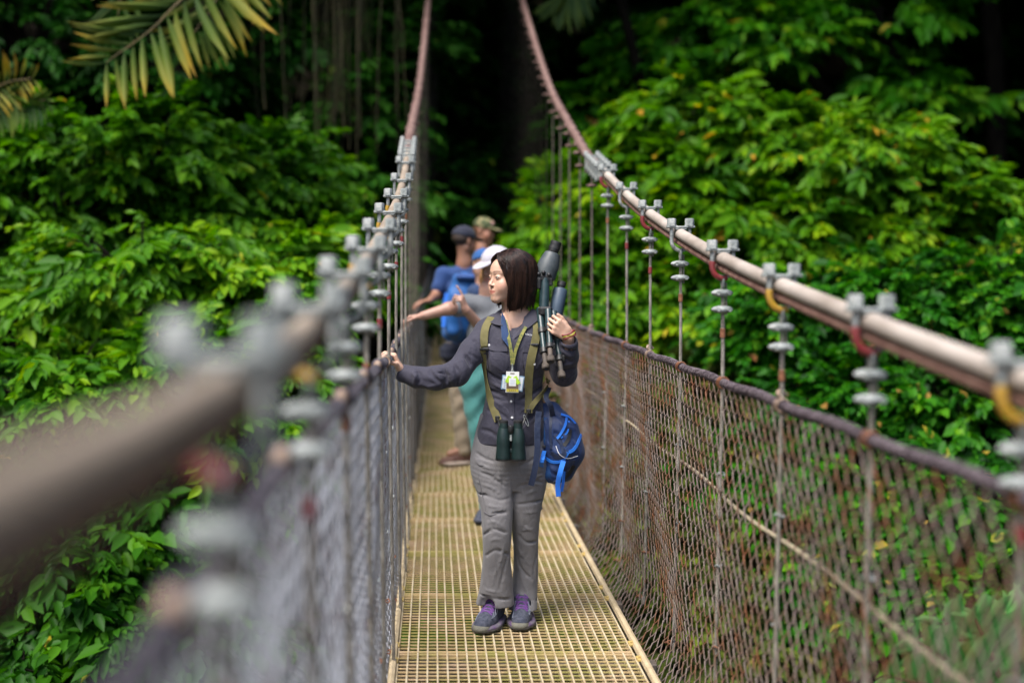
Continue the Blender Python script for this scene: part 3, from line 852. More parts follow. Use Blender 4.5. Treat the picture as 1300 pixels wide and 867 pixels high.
# fern at the lower right, outside the fence
bp = np.array([P(1330, 1000, 3.6)[0], 3.6, P(1330, 1000, 3.6)[2]]); bp[2] = float(ground_z(bp[0], 3.6))
pl = thing('tree_fern', 'blurred green fern fronds poking up outside the right fence', 'fern', tuple(bp))
top = P(1290, 930, 3.7)
MB(bp).tube(smooth_path([bp, bp + (top - bp) * .5 + np.array([.08, .05, 0]), top], 10), np.linspace(.07, .05, 10), 9).build('trunk', M_bark, pl)
M_save = M_palm
M_palm = leaf_mat('fern_fronds', [(0.0, G(.04, .18, .03)), (0.5, G(.11, .34, .08)), (1.0, G(.2, .46, .14))], transl=.3)
for ex, ey, dd in ((1165, 835, 3.5), (1200, 812, 3.6), (1238, 806, 3.6), (1275, 800, 3.7), (1330, 800, 3.8), (1130, 880, 3.4)):
    mid_ = (P(ex, ey, dd) + top) / 2 + np.array([0, 0, .06])
    frond(pl, bp, [top, mid_, P(ex, ey - 22, dd)], 12, .20, .27, .80, .02, spread=.70)
M_palm = M_save
# ------------------------------------------------------------------ sculpting: distance fields turned into one smooth surface
class Field:
    def __init__(s, lo, hi, h):
        s.lo = np.asarray(lo, float); s.h = h
        s.n = np.ceil((np.asarray(hi, float) - s.lo) / h).astype(int) + 1
        s.D = np.full(s.n, 0.2, np.float32)
    def block(s, lo, hi):
        i0 = np.clip(np.floor((np.asarray(lo) - s.lo) / s.h).astype(int), 0, s.n - 1)
        i1 = np.clip(np.ceil((np.asarray(hi) - s.lo) / s.h).astype(int) + 1, 1, s.n)
        if np.any(i1 <= i0): return None
        ax = [(s.lo[k] + s.h * np.arange(i0[k], i1[k])).astype(np.float32) for k in range(3)]
        Pp = np.stack(np.meshgrid(*ax, indexing='ij'), -1)
        return (slice(i0[0], i1[0]), slice(i0[1], i1[1]), slice(i0[2], i1[2])), Pp
    def op(s, fn, lo, hi, k=0.01, mode='add'):
        pad = k * 1.5 + 2.5 * s.h + 0.012
        r = s.block(np.asarray(lo) - pad, np.asarray(hi) + pad)
        if r is None: return s
        sl, Pp = r
        d = fn(Pp).astype(np.float32)
        A = s.D[sl]
        if mode == 'add':
            hh = np.clip(0.5 + 0.5 * (A - d) / k, 0, 1)
            s.D[sl] = A * (1 - hh) + d * hh - k * hh * (1 - hh)
        elif mode == 'sub':
            hh = np.clip(0.5 - 0.5 * (A + d) / k, 0, 1)
            s.D[sl] = A * (1 - hh) - d * hh + k * hh * (1 - hh)
        elif mode == 'cut':
            s.D[sl] = np.maximum(A, -d)
        return s
    def cone(s, a, b, r1, r2, k=0.01, mode='add', e=None, f=1.0):
        a = np.asarray(a, float); b = np.asarray(b, float)
        R_ = max(r1, r2) * max(1, f)
        def fn(p):
            q = p - a; ab = b - a
            if e is not None:
                ev = unit(e); q = q + (q @ ev)[..., None] * ev * (1 / f - 1); ab = ab + np.dot(ab, ev) * ev * (1 / f - 1)
            L2 = np.dot(ab, ab) + 1e-12
            t = np.clip((q @ ab) / L2, 0, 1)
            d = np.linalg.norm(q - t[..., None] * ab, axis=-1) - (r1 + (r2 - r1) * t)
            return d * (min(1.0, f) if e is not None else 1.0)
        return s.op(fn, np.minimum(a, b) - R_, np.maximum(a, b) + R_, k, mode)
    def path(s, pts, rs, k=0.01, mode='add', e=None, f=1.0):
        for i in range(len(pts) - 1):
            s.cone(pts[i], pts[i + 1], rs[i], rs[i + 1], k, mode, e, f)
        return s
    def ell(s, c, r, M=None, k=0.01, mode='add'):
        c = np.asarray(c, float); r = np.asarray(r, float)
        M = np.eye(3) if M is None else np.asarray(M, float)     # columns = axes
        ext = np.abs(M) @ r
        def fn(p):
            q = (p - c) @ M
            k0 = np.linalg.norm(q / r, axis=-1); k1 = np.linalg.norm(q / (r * r), axis=-1) + 1e-6
            return k0 * (k0 - 1.0) / k1
        return s.op(fn, c - ext, c + ext, k, mode)
    def loft(s, secs, k=0.01, n=2.3, mode='add'):
        """secs rows: z, cx, cy, rx, ry   (z ascending)"""
        T = np.array(sorted(secs), float)
        zz = np.linspace(T[0, 0], T[-1, 0], 200)
        # smooth interpolation
        cols = []
        u = np.interp(zz, T[:, 0], np.arange(len(T)))
        for c in range(1, 5):
            y = T[:, c]; m = np.gradient(y, T[:, 0])
            i = np.minimum(u.astype(int), len(T) - 2); h_ = T[i + 1, 0] - T[i, 0]; t = (zz - T[i, 0]) / h_
            cols.append((2 * t**3 - 3 * t**2 + 1) * y[i] + (t**3 - 2 * t**2 + t) * h_ * m[i] + (-2 * t**3 + 3 * t**2) * y[i + 1] + (t**3 - t**2) * h_ * m[i + 1])
        cx, cy, rx, ry = cols
        z0, z1 = T[0, 0], T[-1, 0]
        def fn(p):
            z = p[..., 2]; zc = np.clip(z, z0, z1)
            X = np.abs(p[..., 0] - np.interp(zc, zz, cx)); Y = np.abs(p[..., 1] - np.interp(zc, zz, cy))
            a = np.interp(zc, zz, rx); b = np.interp(zc, zz, ry)
            q = ((X / a) ** n + (Y / b) ** n) ** (1 / n)
            d = (q - 1) * np.minimum(a, b)
            dz = np.maximum(z0 - z, z - z1)
            return np.where(dz > 0, np.sqrt(np.maximum(d, 0) ** 2 + dz ** 2), np.maximum(d, dz))
        lo = [np.min(cx - rx), np.min(cy - ry), z0]; hi = [np.max(cx + rx), np.max(cy + ry), z1]
        return s.op(fn, lo, hi, k, mode)
    def wrinkle(s, fn, lo=None, hi=None):
        lo = s.lo if lo is None else lo; hi = s.lo + s.h * s.n if hi is None else hi
        sl, Pp = s.block(lo, hi)
        s.D[sl] += fn(Pp).astype(np.float32)
        return s
    def sample(s, p):
        q = (np.asarray(p, float) - s.lo) / s.h
        q = np.clip(q, 0, np.array(s.n) - 1.001); i = q.astype(int); f = q - i
        o = 0
        for dx in (0, 1):
            for dy in (0, 1):
                for dz in (0, 1):
                    w = (f[..., 0] if dx else 1 - f[..., 0]) * (f[..., 1] if dy else 1 - f[..., 1]) * (f[..., 2] if dz else 1 - f[..., 2])
                    o = o + w * s.D[i[..., 0] + dx, i[..., 1] + dy, i[..., 2] + dz]
        return o
    def surf(s, px, py, dn=4.5, df=5.2, off=0.002):
        """first point of the surface along the sight line through a pixel, pushed out by off"""
        ds = np.linspace(dn, df, 400)
        pts = np.stack([(px - VPX) * ds / FPX, ds, CAMZ - (py - VPY) * ds / FPX], 1)
        v = s.sample(pts)
        ins = np.all((pts > s.lo + s.h) & (pts < s.lo + s.h * (s.n - 2)), axis=1)
        v = np.where(ins, v, 0.2)
        hit = np.nonzero(v < 0)[0]
        i = hit[0] if len(hit) else int(np.argmin(v))
        p = pts[i]; e = s.h
        g_ = np.array([float(s.sample(p + dlt) - s.sample(p - dlt)) for dlt in np.eye(3) * e])
        nrm = unit(g_)
        return p + nrm * off, nrm
    def mesh(s, name, org, attr=None):
        D = s.D; n = s.n
        ins = D < 0
        cs = np.array([n[0] - 1, n[1] - 1, n[2] - 1])
        ci, cp = [], []
        Q = []
        for ax in range(3):
            sa = [slice(None)] * 3; sb = [slice(None)] * 3
            sa[ax] = slice(0, -1); sb[ax] = slice(1, None)
            cr = ins[tuple(sa)] != ins[tuple(sb)]
            idx = np.argwhere(cr)
            if len(idx) == 0: continue
            a1, a2 = [k for k in range(3) if k != ax]
            ok = (idx[:, a1] > 0) & (idx[:, a1] < n[a1] - 1) & (idx[:, a2] > 0) & (idx[:, a2] < n[a2] - 1)
            idx = idx[ok]
            idb = idx.copy(); idb[:, ax] += 1
            da = D[idx[:, 0], idx[:, 1], idx[:, 2]]; db = D[idb[:, 0], idb[:, 1], idb[:, 2]]
            t = da / (da - db)
            p = idx.astype(float); p[:, ax] += t
            quad = []
            for o1, o2 in ((-1, -1), (0, -1), (0, 0), (-1, 0)):
                c = idx.copy(); c[:, a1] += o1; c[:, a2] += o2
                lin = (c[:, 0] * cs[1] + c[:, 1]) * cs[2] + c[:, 2]
                quad.append(lin); ci.append(lin); cp.append(p)
            quad = np.stack(quad, 1)
            flip = (da < 0) if ax != 1 else (da >= 0)
            quad[~flip] = quad[~flip][:, ::-1]
            Q.append(quad)
        ci = np.concatenate(ci); cp = np.concatenate(cp); Q = np.concatenate(Q)
        uq, inv = np.unique(ci, return_inverse=True)
        cnt = np.bincount(inv)
        V = np.stack([np.bincount(inv, cp[:, k]) / cnt for k in range(3)], 1)
        F = np.searchsorted(uq, Q)
        W = s.lo + V * s.h
        # light relaxation
        e = np.concatenate([F[:, [0, 1]], F[:, [1, 2]], F[:, [2, 3]], F[:, [3, 0]]])
        for lam in (0.5,):
            acc = np.stack([np.bincount(e[:, 0], W[e[:, 1], k], len(W)) + np.bincount(e[:, 1], W[e[:, 0], k], len(W)) for k in range(3)], 1)
            c2 = np.bincount(e.ravel(), minlength=len(W))[:, None]
            W = W * (1 - lam) + lam * acc / c2
        me = mesh_from(name, W - np.asarray(org, float), F, True)
        if attr:
            for an, fn in attr.items():
                at = me.attributes.new(an, 'FLOAT', 'POINT')
                at.data.foreach_set('value', np.clip(fn(W), 0, 1).astype(np.float32))
        return me

def basis(y, zhint):
    y = unit(y); z = unit(np.asarray(zhint, float) - y * np.dot(zhint, y)); x = np.cross(y, z)
    return x, y, z

def hand(F_, wrist, ydir, palm, left, curl, sc=1.0, thumb=(0.6, 0.5), k=0.004, spread=0.06):
    """wrist point, ydir towards the knuckles, palm = direction the palm faces; curl per joint (3 numbers) or per finger"""
    wrist = np.asarray(wrist, float)
    y = unit(ydir); pz = unit(np.asarray(palm, float) - y * np.dot(palm, y))
    xt = np.cross(y, pz) * (-1 if left else 1)       # towards the thumb
    W = lambda a, b, c: wrist + sc * (xt * a + y * b + pz * c)
    kn = [(0.031, .084), (0.010, .088), (-0.011, .084), (-0.030, .076)]
    for (a, b) in kn:
        F_.cone(W(a * .55, .0, 0), W(a, b - .006, 0), .0125 * sc, .0098 * sc, .012)
    F_.cone(W(0.022, .02, .004), W(-0.018, .022, .004), .013 * sc, .013 * sc, .014)
    L = [(.038, .024, .019), (.042, .027, .020), (.039, .025, .020), (.031, .019, .018)]
    tips = []
    for fi, ((a, b), ln) in enumerate(zip(kn, L)):
        c = curl[fi] if np.ndim(curl) == 2 else curl
        p = W(a, b - .006, 0); ang = 0.0; sp = spread * (1.5 - fi)
        r0 = (.0086, .0087, .0083, .0073)[fi] * sc
        for j in range(3):
            ang += c[j]
            d = unit(y * math.cos(ang) + pz * math.sin(ang) + xt * sp * math.cos(ang))
            q = p + d * ln[j] * sc
            F_.cone(p, q, r0, r0 * .9, k)
            p = q; r0 *= .9
        tips.append((p, d))
    p0 = W(.018, .018, .006); p1 = W(.018 + .030 * thumb[0] + .01, .045, .012)
    F_.cone(p0, p1, .0135 * sc, .0105 * sc, .01)
    d = unit(xt * thumb[0] + y * (1.1 - thumb[0] * .5) + pz * thumb[1])
    p2 = p1 + d * .030 * sc; F_.cone(p1, p2, .0098 * sc, .0090 * sc, k)
    d2 = unit(d + y * .3 - xt * .25)
    p3 = p2 + d2 * .024 * sc; F_.cone(p2, p3, .0090 * sc, .0074 * sc, k)
    return tips, (p3, d2)

class Head:
    def __init__(s, c, face, up=(0, 0, 1), sc=1.0):
        s.c = np.asarray(c, float); s.f = unit(face); s.u = unit(np.asarray(up, float) - s.f * np.dot(up, s.f)); s.s = np.cross(s.u, s.f) ; s.sc = sc
        # s.s points to the person's left
        s.M = np.stack([s.s, s.f, s.u], 1)
    def __call__(s, a, b, c): return s.c + s.sc * (s.s * a + s.f * b + s.u * c)
    def local(s, p): return (np.asarray(p) - s.c) @ s.M / s.sc
    def sculpt(s, F, ears=True, male=False):
        q = s.sc
        E = lambda c, r, k=.01, mode='add', M=None: F.ell(s(*c), np.array(r) * q, s.M if M is None else M, k * q, mode)
        E((0, -.016, .032), (.074, .092, .080))
        E((0, .018, -.028), (.060, .066, .078), .02)
        E((0, .042, .034), (.056, .046, .046), .02)
        for g_ in (-1, 1):
            E((g_ * .036, .056, -.030), (.025, .024, .024), .024)
            E((g_ * .032, .058, -.052), (.022, .022, .022), .026)
            F.cone(s(g_ * .052, -.004, -.058), s(g_ * .016, .068, -.098), .015 * q, .013 * q, .032 * q)
            F.cone(s(g_ * .013, .0805, .022), s(g_ * .042, .066, .022), .0045 * q, .0045 * q, .018 * q)   # brow ridge
        E((0, .071, -.098), (.018, .016, .015), .018)
        E((0, .076, -.066), (.028, .016, .020), .018)
        for g_ in (-1, 1):
            E((g_ * .030, .094, .000), (.016, .012, .009), .012, 'sub')
            E((g_ * .030, .0720, .000), (.0155, .0145, .0125), .004)
            F.path([s(g_ * .017, .0815, .002), s(g_ * .024, .0850, .0056), s(g_ * .034, .0840, .0058), s(g_ * .043, .0770, .003)], [.0022 * q] * 4, .004 * q)   # upper lid
            F.path([s(g_ * .018, .0815, -.003), s(g_ * .030, .0835, -.0068), s(g_ * .042, .0775, -.003)], [.0013 * q] * 3, .004 * q)
        F.cone(s(0, .080, .006), s(0, .0985, -.030), .0054 * q, .0070 * q, .012 * q)
        E((0, .1000, -.0330), (.0082, .0076, .0068), .006)
        for g_ in (-1, 1):
            E((g_ * .0105, .0905, -.0360), (.0054, .0078, .0052), .005)
        F.path([s(-.022, .0780, -.0598), s(-.010, .0870, -.0628), s(.010, .0870, -.0628), s(.022, .0780, -.0598)], [.0036 * q, .0048 * q, .0048 * q, .0036 * q], .006 * q)
        F.cone(s(0, .0895, -.0615), s(0, .0895, -.0618), .0040 * q, .0040 * q, .006 * q)
        F.path([s(-.020, .0785, -.0665), s(-.009, .0860, -.0722), s(.009, .0860, -.0722), s(.020, .0785, -.0665)], [.0038 * q, .0052 * q, .0052 * q, .0038 * q], .006 * q)
        F.path([s(-.029, .077, -.0605), s(-.013, .0920, -.0665), s(0, .0950, -.0675), s(.013, .0920, -.0665), s(.029, .077, -.0605)], [.0014 * q, .0018 * q, .0016 * q, .0018 * q, .0014 * q], .0025 * q, 'sub')
        if ears:
            for g_ in (-1, 1):
                E((g_ * .074, -.008, -.008), (.010, .019, .031), .006)
                E((g_ * .084, -.002, -.006), (.007, .009, .018), .004, 'sub')
    def lips(s):
        def fn(W):
            q = s.local(W)
            d = np.sqrt((q[:, 0] / .0290) ** 2 + ((q[:, 2] + .0668 - 7 * q[:, 0] ** 2) / (.0090 - 8 * np.minimum(q[:, 0] ** 2, .0006))) ** 2)
            return np.clip((1.12 - d) * 4, 0, 1) * (q[:, 1] > .08)
        return fn
    def blush(s):
        def fn(W):
            q = s.local(W)
            v = 0
            for c, r in (((.045, .06, -.035), .026), ((-.045, .06, -.035), .026), ((0, .108, -.036), .014)):
                v = v + np.exp(-np.sum(((q - np.array(c)) / r) ** 2, 1))
            return v
        return fn
    def brows(s):
        def fn(W):
            q = s.local(W); ax = np.abs(q[:, 0])
            line = .0240 + .0032 * np.sin(np.clip((ax - .012) / .034, 0, 1) * 2.4)
            wdt = .0027 * (1 - .5 * np.clip((ax - .02) / .028, 0, 1))
            return np.clip(1.4 - np.abs(q[:, 2] - line) / wdt, 0, 1) * (ax > .011) * (ax < .047) * (q[:, 1] > .05)
        return fn
    def eyes(s, parent, org, sclera, iris, lash, look=(0, 0)):
        for g_ in (-1, 1):
            c = s(g_ * .030, .0735, .0)
            mb = MB(org)
            mb.ball(s(g_ * .030, .0782, -.0003), (.0118 * s.sc, .0092 * s.sc, .0046 * s.sc), 14, 10, s.M)
            e = mb.build('eye', sclera, parent)
            d = unit(s.f + s.s * look[0] + s.u * look[1])
            cc = s(g_ * .030, .0782, .0002) + d * .0062 * s.sc
            MB(org).ball(cc, (.0056 * s.sc, .0036 * s.sc, .0044 * s.sc), 12, 8, s.M).build('iris', iris, e)
            mb = MB(org)
            pts = [s(g_ * (.030 + .0130 * math.cos(t)), .0872 - .0060 * abs(math.cos(t)), -.0008 + .0040 * math.sin(t)) for t in np.linspace(0.0, math.pi, 11)]
            mb.tube(pts, .0016 * s.sc, 5)
            mb.build('eyelash', lash, parent)

def skin_mat(name, col, lip, blush, browcol=(.02, .012, .01)):
    m = mat(name, col, 0.42, tuple(c * .90 for c in col), 40, 0.05, 600)
    nt = m.node_tree; b = nt.nodes['Principled BSDF']
    src = b.inputs['Base Color'].links[0].from_socket
    for an, c, f in (('blush', blush, .45), ('lips', lip, .8), ('brow', browcol, .85)):
        at = nt.nodes.new('ShaderNodeAttribute'); at.attribute_name = an
        mu = nt.nodes.new('ShaderNodeMath'); mu.operation = 'MULTIPLY'; mu.inputs[1].default_value = f
        nt.links.new(at.outputs['Fac'], mu.inputs[0])
        mx = nt.nodes.new('ShaderNodeMixRGB'); mx.inputs[2].default_value = (*c, 1)
        nt.links.new(mu.outputs[0], mx.inputs[0]); nt.links.new(src, mx.inputs[1]); src = mx.outputs[0]
    nt.links.new(src, b.inputs['Base Color'])
    b.inputs['Subsurface Weight'].default_value = 0.12
    b.inputs['Subsurface Radius'].default_value = (0.012, 0.005, 0.003)
    b.inputs['Subsurface Scale'].default_value = 0.5
    return m

def cloth(name, col, col2, weave=500, rough=.8, sheen=.15, bump=.25, scale=5):
    m = mat(name, col, rough, col2, scale, 0.0, sheen=sheen, detail=5)
    nt = m.node_tree; b = nt.nodes['Principled BSDF']
    tc = nt.nodes.new('ShaderNodeTexCoord')
    n1 = nt.nodes.new('ShaderNodeTexNoise'); n1.inputs['Scale'].default_value = 28; n1.inputs['Detail'].default_value = 4; n1.inputs['Distortion'].default_value = 1.2
    mp = nt.nodes.new('ShaderNodeMapping'); mp.inputs['Scale'].default_value = (1, 1, .55); mp.inputs['Rotation'].default_value = (0, .5, 0)
    nt.links.new(tc.outputs['Object'], mp.inputs[0]); nt.links.new(mp.outputs[0], n1.inputs['Vector'])
    n2 = nt.nodes.new('ShaderNodeTexNoise'); n2.inputs['Scale'].default_value = weave; n2.inputs['Detail'].default_value = 1
    nt.links.new(tc.outputs['Object'], n2.inputs['Vector'])
    b1 = nt.nodes.new('ShaderNodeBump'); b1.inputs['Strength'].default_value = bump; b1.inputs['Distance'].default_value = .02
    b2 = nt.nodes.new('ShaderNodeBump'); b2.inputs['Strength'].default_value = .15; b2.inputs['Distance'].default_value = .002
    nt.links.new(n1.outputs[0], b1.inputs['Height']); nt.links.new(n2.outputs[0], b2.inputs['Height'])
    nt.links.new(b1.outputs[0], b2.inputs['Normal']); nt.links.new(b2.outputs[0], b.inputs['Normal'])
    return m
# ------------------------------------------------------------------ the woman in front
WD = 4.88
O = np.array([0.33, WD, 0.0])
def W(px, py, dy=0.0): return P(px, py, WD + dy)
def sec(py, x0, x1, ry, dy=0.0, grow=0.0):
    a = W(x0, py, dy); b = W(x1, py, dy)
    return (a[2], (a[0] + b[0]) / 2, WD + dy, (b[0] - a[0]) / 2 + grow, ry + grow)

M_skinW = skin_mat('skin', (.64, .40, .29), (.42, .12, .10), (.60, .22, .16))
M_shirt = cloth('slate_shirt_cloth', (.027, .026, .043), (.040, .038, .060), bump=.30)
M_trou = cloth('grey_trouser_cloth', (.150, .143, .148), (.185, .178, .182), bump=.28)
M_strap = mat('olive_webbing', (.13, .115, .040), .85, (.17, .15, .06), 30, .15, 700)
M_black = mat('black_plastic', (.012, .012, .013), .45, (.03, .03, .03), 40)
M_navy = cloth('navy_cloth', (.012, .035, .10), (.018, .05, .14), bump=.2)
M_hair = mat('dark_brown_hair', (.008, .005, .004), .30, (.046, .022, .015), 60, .2, 300, stretch=(1, 1, .15), spec=.5)
M_white = mat('white_plastic', (.75, .75, .76), .35)
M_sclera = mat('eye_white', (.72, .70, .68), .15)
M_iris = mat('dark_iris', (.03, .014, .008), .1)
M_lash = mat('dark_lashes', (.015, .01, .01), .6)

lady = thing('person', 'woman in front with dark bobbed hair, slate shirt and grey trousers, tripod on shoulder', 'person', tuple(O))

# --- trousers
T = Field((0.13, WD - .20, 0.02), (0.56, WD + .20, 0.92), .0042)
T.loft([sec(620, 606, 690, .07, -.005), sec(590, 597, 695, .100, 0), sec(565, 600, 693, .105, .005), sec(540, 606, 690, .098, .01), sec(525, 610, 688, .09, .01)], .02)
T.loft([sec(766, 604, 653, .080, -.03), sec(755, 607, 652, .072, -.035), sec(730, 611, 650, .062, -.050), sec(705, 613, 648, .056, -.068), sec(672, 612, 650, .062, -.075), sec(645, 610, 651, .072, -.055), sec(620, 604, 651, .082, -.02), sec(600, 599, 650, .092, -.005), sec(580, 600, 648, .09, 0)], .012)
T.loft([sec(771, 644, 682, .080, .035), sec(755, 647, 682, .070, .060), sec(730, 651, 683, .060, .060), sec(705, 652, 683, .054, .04), sec(672, 650, 684, .060, .015), sec(645, 648, 687, .068, .0), sec(622, 647, 692, .078, .0), sec(600, 648, 695, .09, 0), sec(580, 648, 694, .09, 0)], .008)
rw = np.random.default_rng(5)
def folds(F_, items, r=.006, k=.008):
    """items: (px,py) polylines, first number = signed strength"""
    for sgn, pts in items:
        q = [F_.surf(a, b, off=(-.0030 if sgn > 0 else .0035))[0] for a, b in pts]
        q = [v for v in q if abs(float(F_.sample(v))) < .008]
        if len(q) < 2 or max(np.linalg.norm(np.diff(np.array(q), axis=0), axis=1)) > .10: continue
        q = smooth_path(q, max(4, 3 * len(q)))
        rr = r * (0.45 + 0.55 * np.sin(np.linspace(0.15, math.pi - .15, len(q))))
        F_.path(list(q), list(rr * abs(sgn)), k, 'add' if sgn > 0 else 'sub')
fo = []
# creases at the hip, crotch, behind the knees and the hems, as they lie in the photograph
fo += [(-1, [(612, 600), (625, 606), (642, 618)]), (1, [(606, 612), (622, 618), (644, 632)]), (-1, [(604, 622), (620, 630), (640, 636)]), (1, [(606, 636), (622, 642), (642, 644)]), (-1, [(606, 646), (625, 652), (644, 650)]),
       (1, [(640, 596), (646, 612), (649, 630)]), (-1, [(690, 604), (676, 612), (658, 618)]), (1, [(692, 616), (676, 624), (656, 630)]), (-1, [(690, 632), (674, 638), (656, 640)]), (1, [(690, 645), (675, 650), (656, 649)]),
       (1, [(612, 668), (624, 662), (640, 668)]), (-1, [(613, 680), (626, 672), (644, 676)]), (1, [(614, 694), (628, 684), (646, 690)]), (-1, [(616, 706), (630, 698), (647, 704)]), (1, [(640, 690), (636, 712), (626, 735)]), (-1, [(646, 700), (640, 722), (634, 748)]),
       (1, [(660, 664), (672, 672), (684, 670)]), (-1, [(658, 678), (668, 688), (682, 686)]), (1, [(656, 690), (664, 706), (680, 712)]), (-1, [(656, 704), (662, 722), (676, 736)]), (1, [(658, 716), (664, 738), (672, 758)]), (-1, [(682, 700), (678, 722), (680, 745)]),
       (1, [(610, 742), (622, 750), (644, 752)]), (-1, [(608, 752), (624, 759), (648, 760)]), (1, [(609, 762), (626, 767), (648, 768)]), (1, [(652, 748), (664, 755), (682, 752)]), (-1, [(652, 758), (666, 763), (682, 761)]), (1, [(654, 768), (668, 770), (681, 769)]),
       (-1, [(604, 574), (616, 582), (628, 586)]), (1, [(602, 582), (614, 592), (630, 597)]), (-1, [(688, 574), (676, 584), (662, 590)])]
folds(T, fo, .0054, .007)
for _ in range(8):
    x, y = rw.uniform(602, 690), rw.uniform(600, 765)
    L_, a_ = rw.uniform(5, 13), rw.normal(.3 if x < 650 else -.3, .5)
    folds(T, [(rw.choice([-.7, .7]), [(x - L_ * math.cos(a_), y - L_ * math.sin(a_)), (x, y + rw.normal(0, 1)), (x + L_ * math.cos(a_), y + L_ * math.sin(a_))])], .0045, .007)
T.wrinkle(lambda p: .0008 * np.sin(p[..., 2] * 2 * math.pi / .021 + 2.2 * np.sin(p[..., 0] * 24 + 1) + p[..., 0] * 30) * np.exp(-((p[..., 2] - .665) / .055) ** 2))
# hollow hems, the front of the cuff riding up over the laces
T.cone(W(600, 805, -.12), W(613, 772, -.125), .070, .058, .006, 'sub'); T.cone(W(664, 805, -.07), W(664, 782, -.07), .055, .040, .006, 'sub')
T.cone(W(629, 800, -.035), W(629, 762, -.035), .060, .050, .004, 'sub', e=(0, 1, 0), f=1.25); T.cone(W(665, 800, .03), W(665, 766, .03), .052, .044, .004, 'sub', e=(0, 1, 0), f=1.3)
trou = link('trousers', T.mesh('trousers', O), M_trou, lady)
def seam(F_, pts, r, m, parent, name, n=16, off=.001):
    q = smooth_path([F_.surf(a, b, off=off)[0] for a, b in pts], n)
    return MB(O).tube(q, r, 5).build(name, m, parent)
M_seam = mat('dark_grey_seam', (.10, .095, .10), .85)
seam(T, [(607, 592), (609, 610), (613, 630), (617, 648)], .0016, M_seam, trou, 'pocket_seam')
seam(T, [(605, 587), (609, 590), (614, 591)], .002, M_seam, trou, 'pocket_seam')
seam(T, [(615, 650), (622, 654), (630, 653)], .003, M_seam, trou, 'pocket_flap')
seam(T, [(617, 678), (632, 672), (645, 678)], .0014, M_seam, trou, 'knee_seam')
seam(T, [(656, 676), (668, 672), (680, 676)], .0014, M_seam, trou, 'knee_seam')

# --- shirt
Sf = Field((-0.19, WD - .30, 0.76), (0.70, WD + .20, 1.40), .0042)
Sf.loft([sec(562, 603, 690, .104, .0), sec(548, 605, 691, .108, .0), sec(525, 612, 690, .103, .0), sec(500, 617, 688, .098, .0), sec(475, 615, 690, .104, -.002), sec(450, 613, 695, .112, -.004), sec(430, 612, 698, .108, 0), sec(412, 616, 694, .085, .005)], .02)
Sf.cone(W(622, 421, .0), W(690, 421, .0), .062, .062, .03)
Sf.cone(W(632, 411, .01), W(688, 411, .01), .048, .048, .03)
for px_ in (634, 674):
    Sf.ell(W(px_, 458, -.062), (.052, .050, .055), None, .035)
# her right arm, held out to the fence
shR = [W(618, 424, .0), W(600, 446, -.05), W(580, 474, -.10), W(553, 480, -.10), W(530, 479, -.09), W(512, 474, -.075)]
Sf.path(shR, [.060, .056, .053, .050, .043, .040], .022)
# her left arm, folded up
shL = [W(690, 424, .0), W(703, 446, -.02), W(716, 474, -.05), W(720, 452, -.12), W(722, 436, -.17)]
Sf.path(shL, [.060, .056, .054, .047, .041], .02)
fo = [(-1, [(600, 430), (610, 444), (616, 462)]), (1, [(594, 440), (603, 452), (612, 470)]), (-1, [(590, 450), (598, 466), (600, 480)]), (1, [(583, 456), (590, 470), (590, 486)]), (-1, [(576, 462), (583, 476), (580, 490)]),
      (1, [(570, 466), (574, 480), (570, 492)]), (-1.2, [(563, 468), (566, 480), (563, 492)]), (1, [(556, 470), (559, 481), (557, 492)]), (-1, [(545, 469), (550, 478), (560, 486)]), (1, [(535, 488), (546, 491), (556, 490)]), (-.8, [(530, 470), (534, 480), (530, 488)]), (1, [(524, 468), (527, 478), (525, 487)]),
      (-1, [(700, 440), (708, 452), (720, 456)]), (1, [(704, 455), (714, 462), (726, 462)]), (-1, [(706, 466), (716, 470), (730, 466)]), (1, [(708, 478), (718, 480), (730, 474)]), (-1, [(712, 440), (722, 446), (731, 444)]), (1, [(715, 447), (724, 452), (732, 450)]),
      (-1, [(618, 470), (630, 480), (640, 484)]), (1, [(618, 482), (632, 490), (644, 494)]), (-1, [(620, 494), (634, 500), (646, 506)]), (1, [(620, 506), (632, 512), (645, 520)]), (-1, [(618, 520), (632, 524), (644, 532)]),
      (1, [(688, 478), (676, 488), (662, 494)]), (-1, [(688, 490), (674, 500), (660, 508)]), (1, [(688, 504), (676, 514), (660, 522)]), (-1, [(686, 520), (674, 530), (662, 538)]), (1, [(640, 540), (646, 550), (650, 558)]), (-1, [(610, 545), (622, 548), (634, 556)]),
      (1, [(616, 440), (622, 450), (624, 462)]), (1, [(694, 440), (690, 452), (684, 462)])]
folds(Sf, fo, .0072, .008)
for _ in range(60):
    if rw.random() < .5:
        x, y = rw.uniform(615, 690), rw.uniform(440, 555); a_ = rw.normal(.9 if x < 650 else -.9, .6)
    elif rw.random() < .6:
        x = rw.uniform(520, 605); y = 480 - max(0, (x - 575)) * 1.0 + rw.uniform(-10, 10); a_ = rw.normal(1.1, .6)
    else:
        x, y = rw.uniform(700, 730), rw.uniform(440, 484); a_ = rw.normal(-.2, .6)
    L_ = rw.uniform(4, 10)
    folds(Sf, [(rw.choice([-.7, .7]), [(x - L_ * math.cos(a_), y - L_ * math.sin(a_)), (x, y), (x + L_ * math.cos(a_), y + L_ * math.sin(a_))])], .0042, .007)
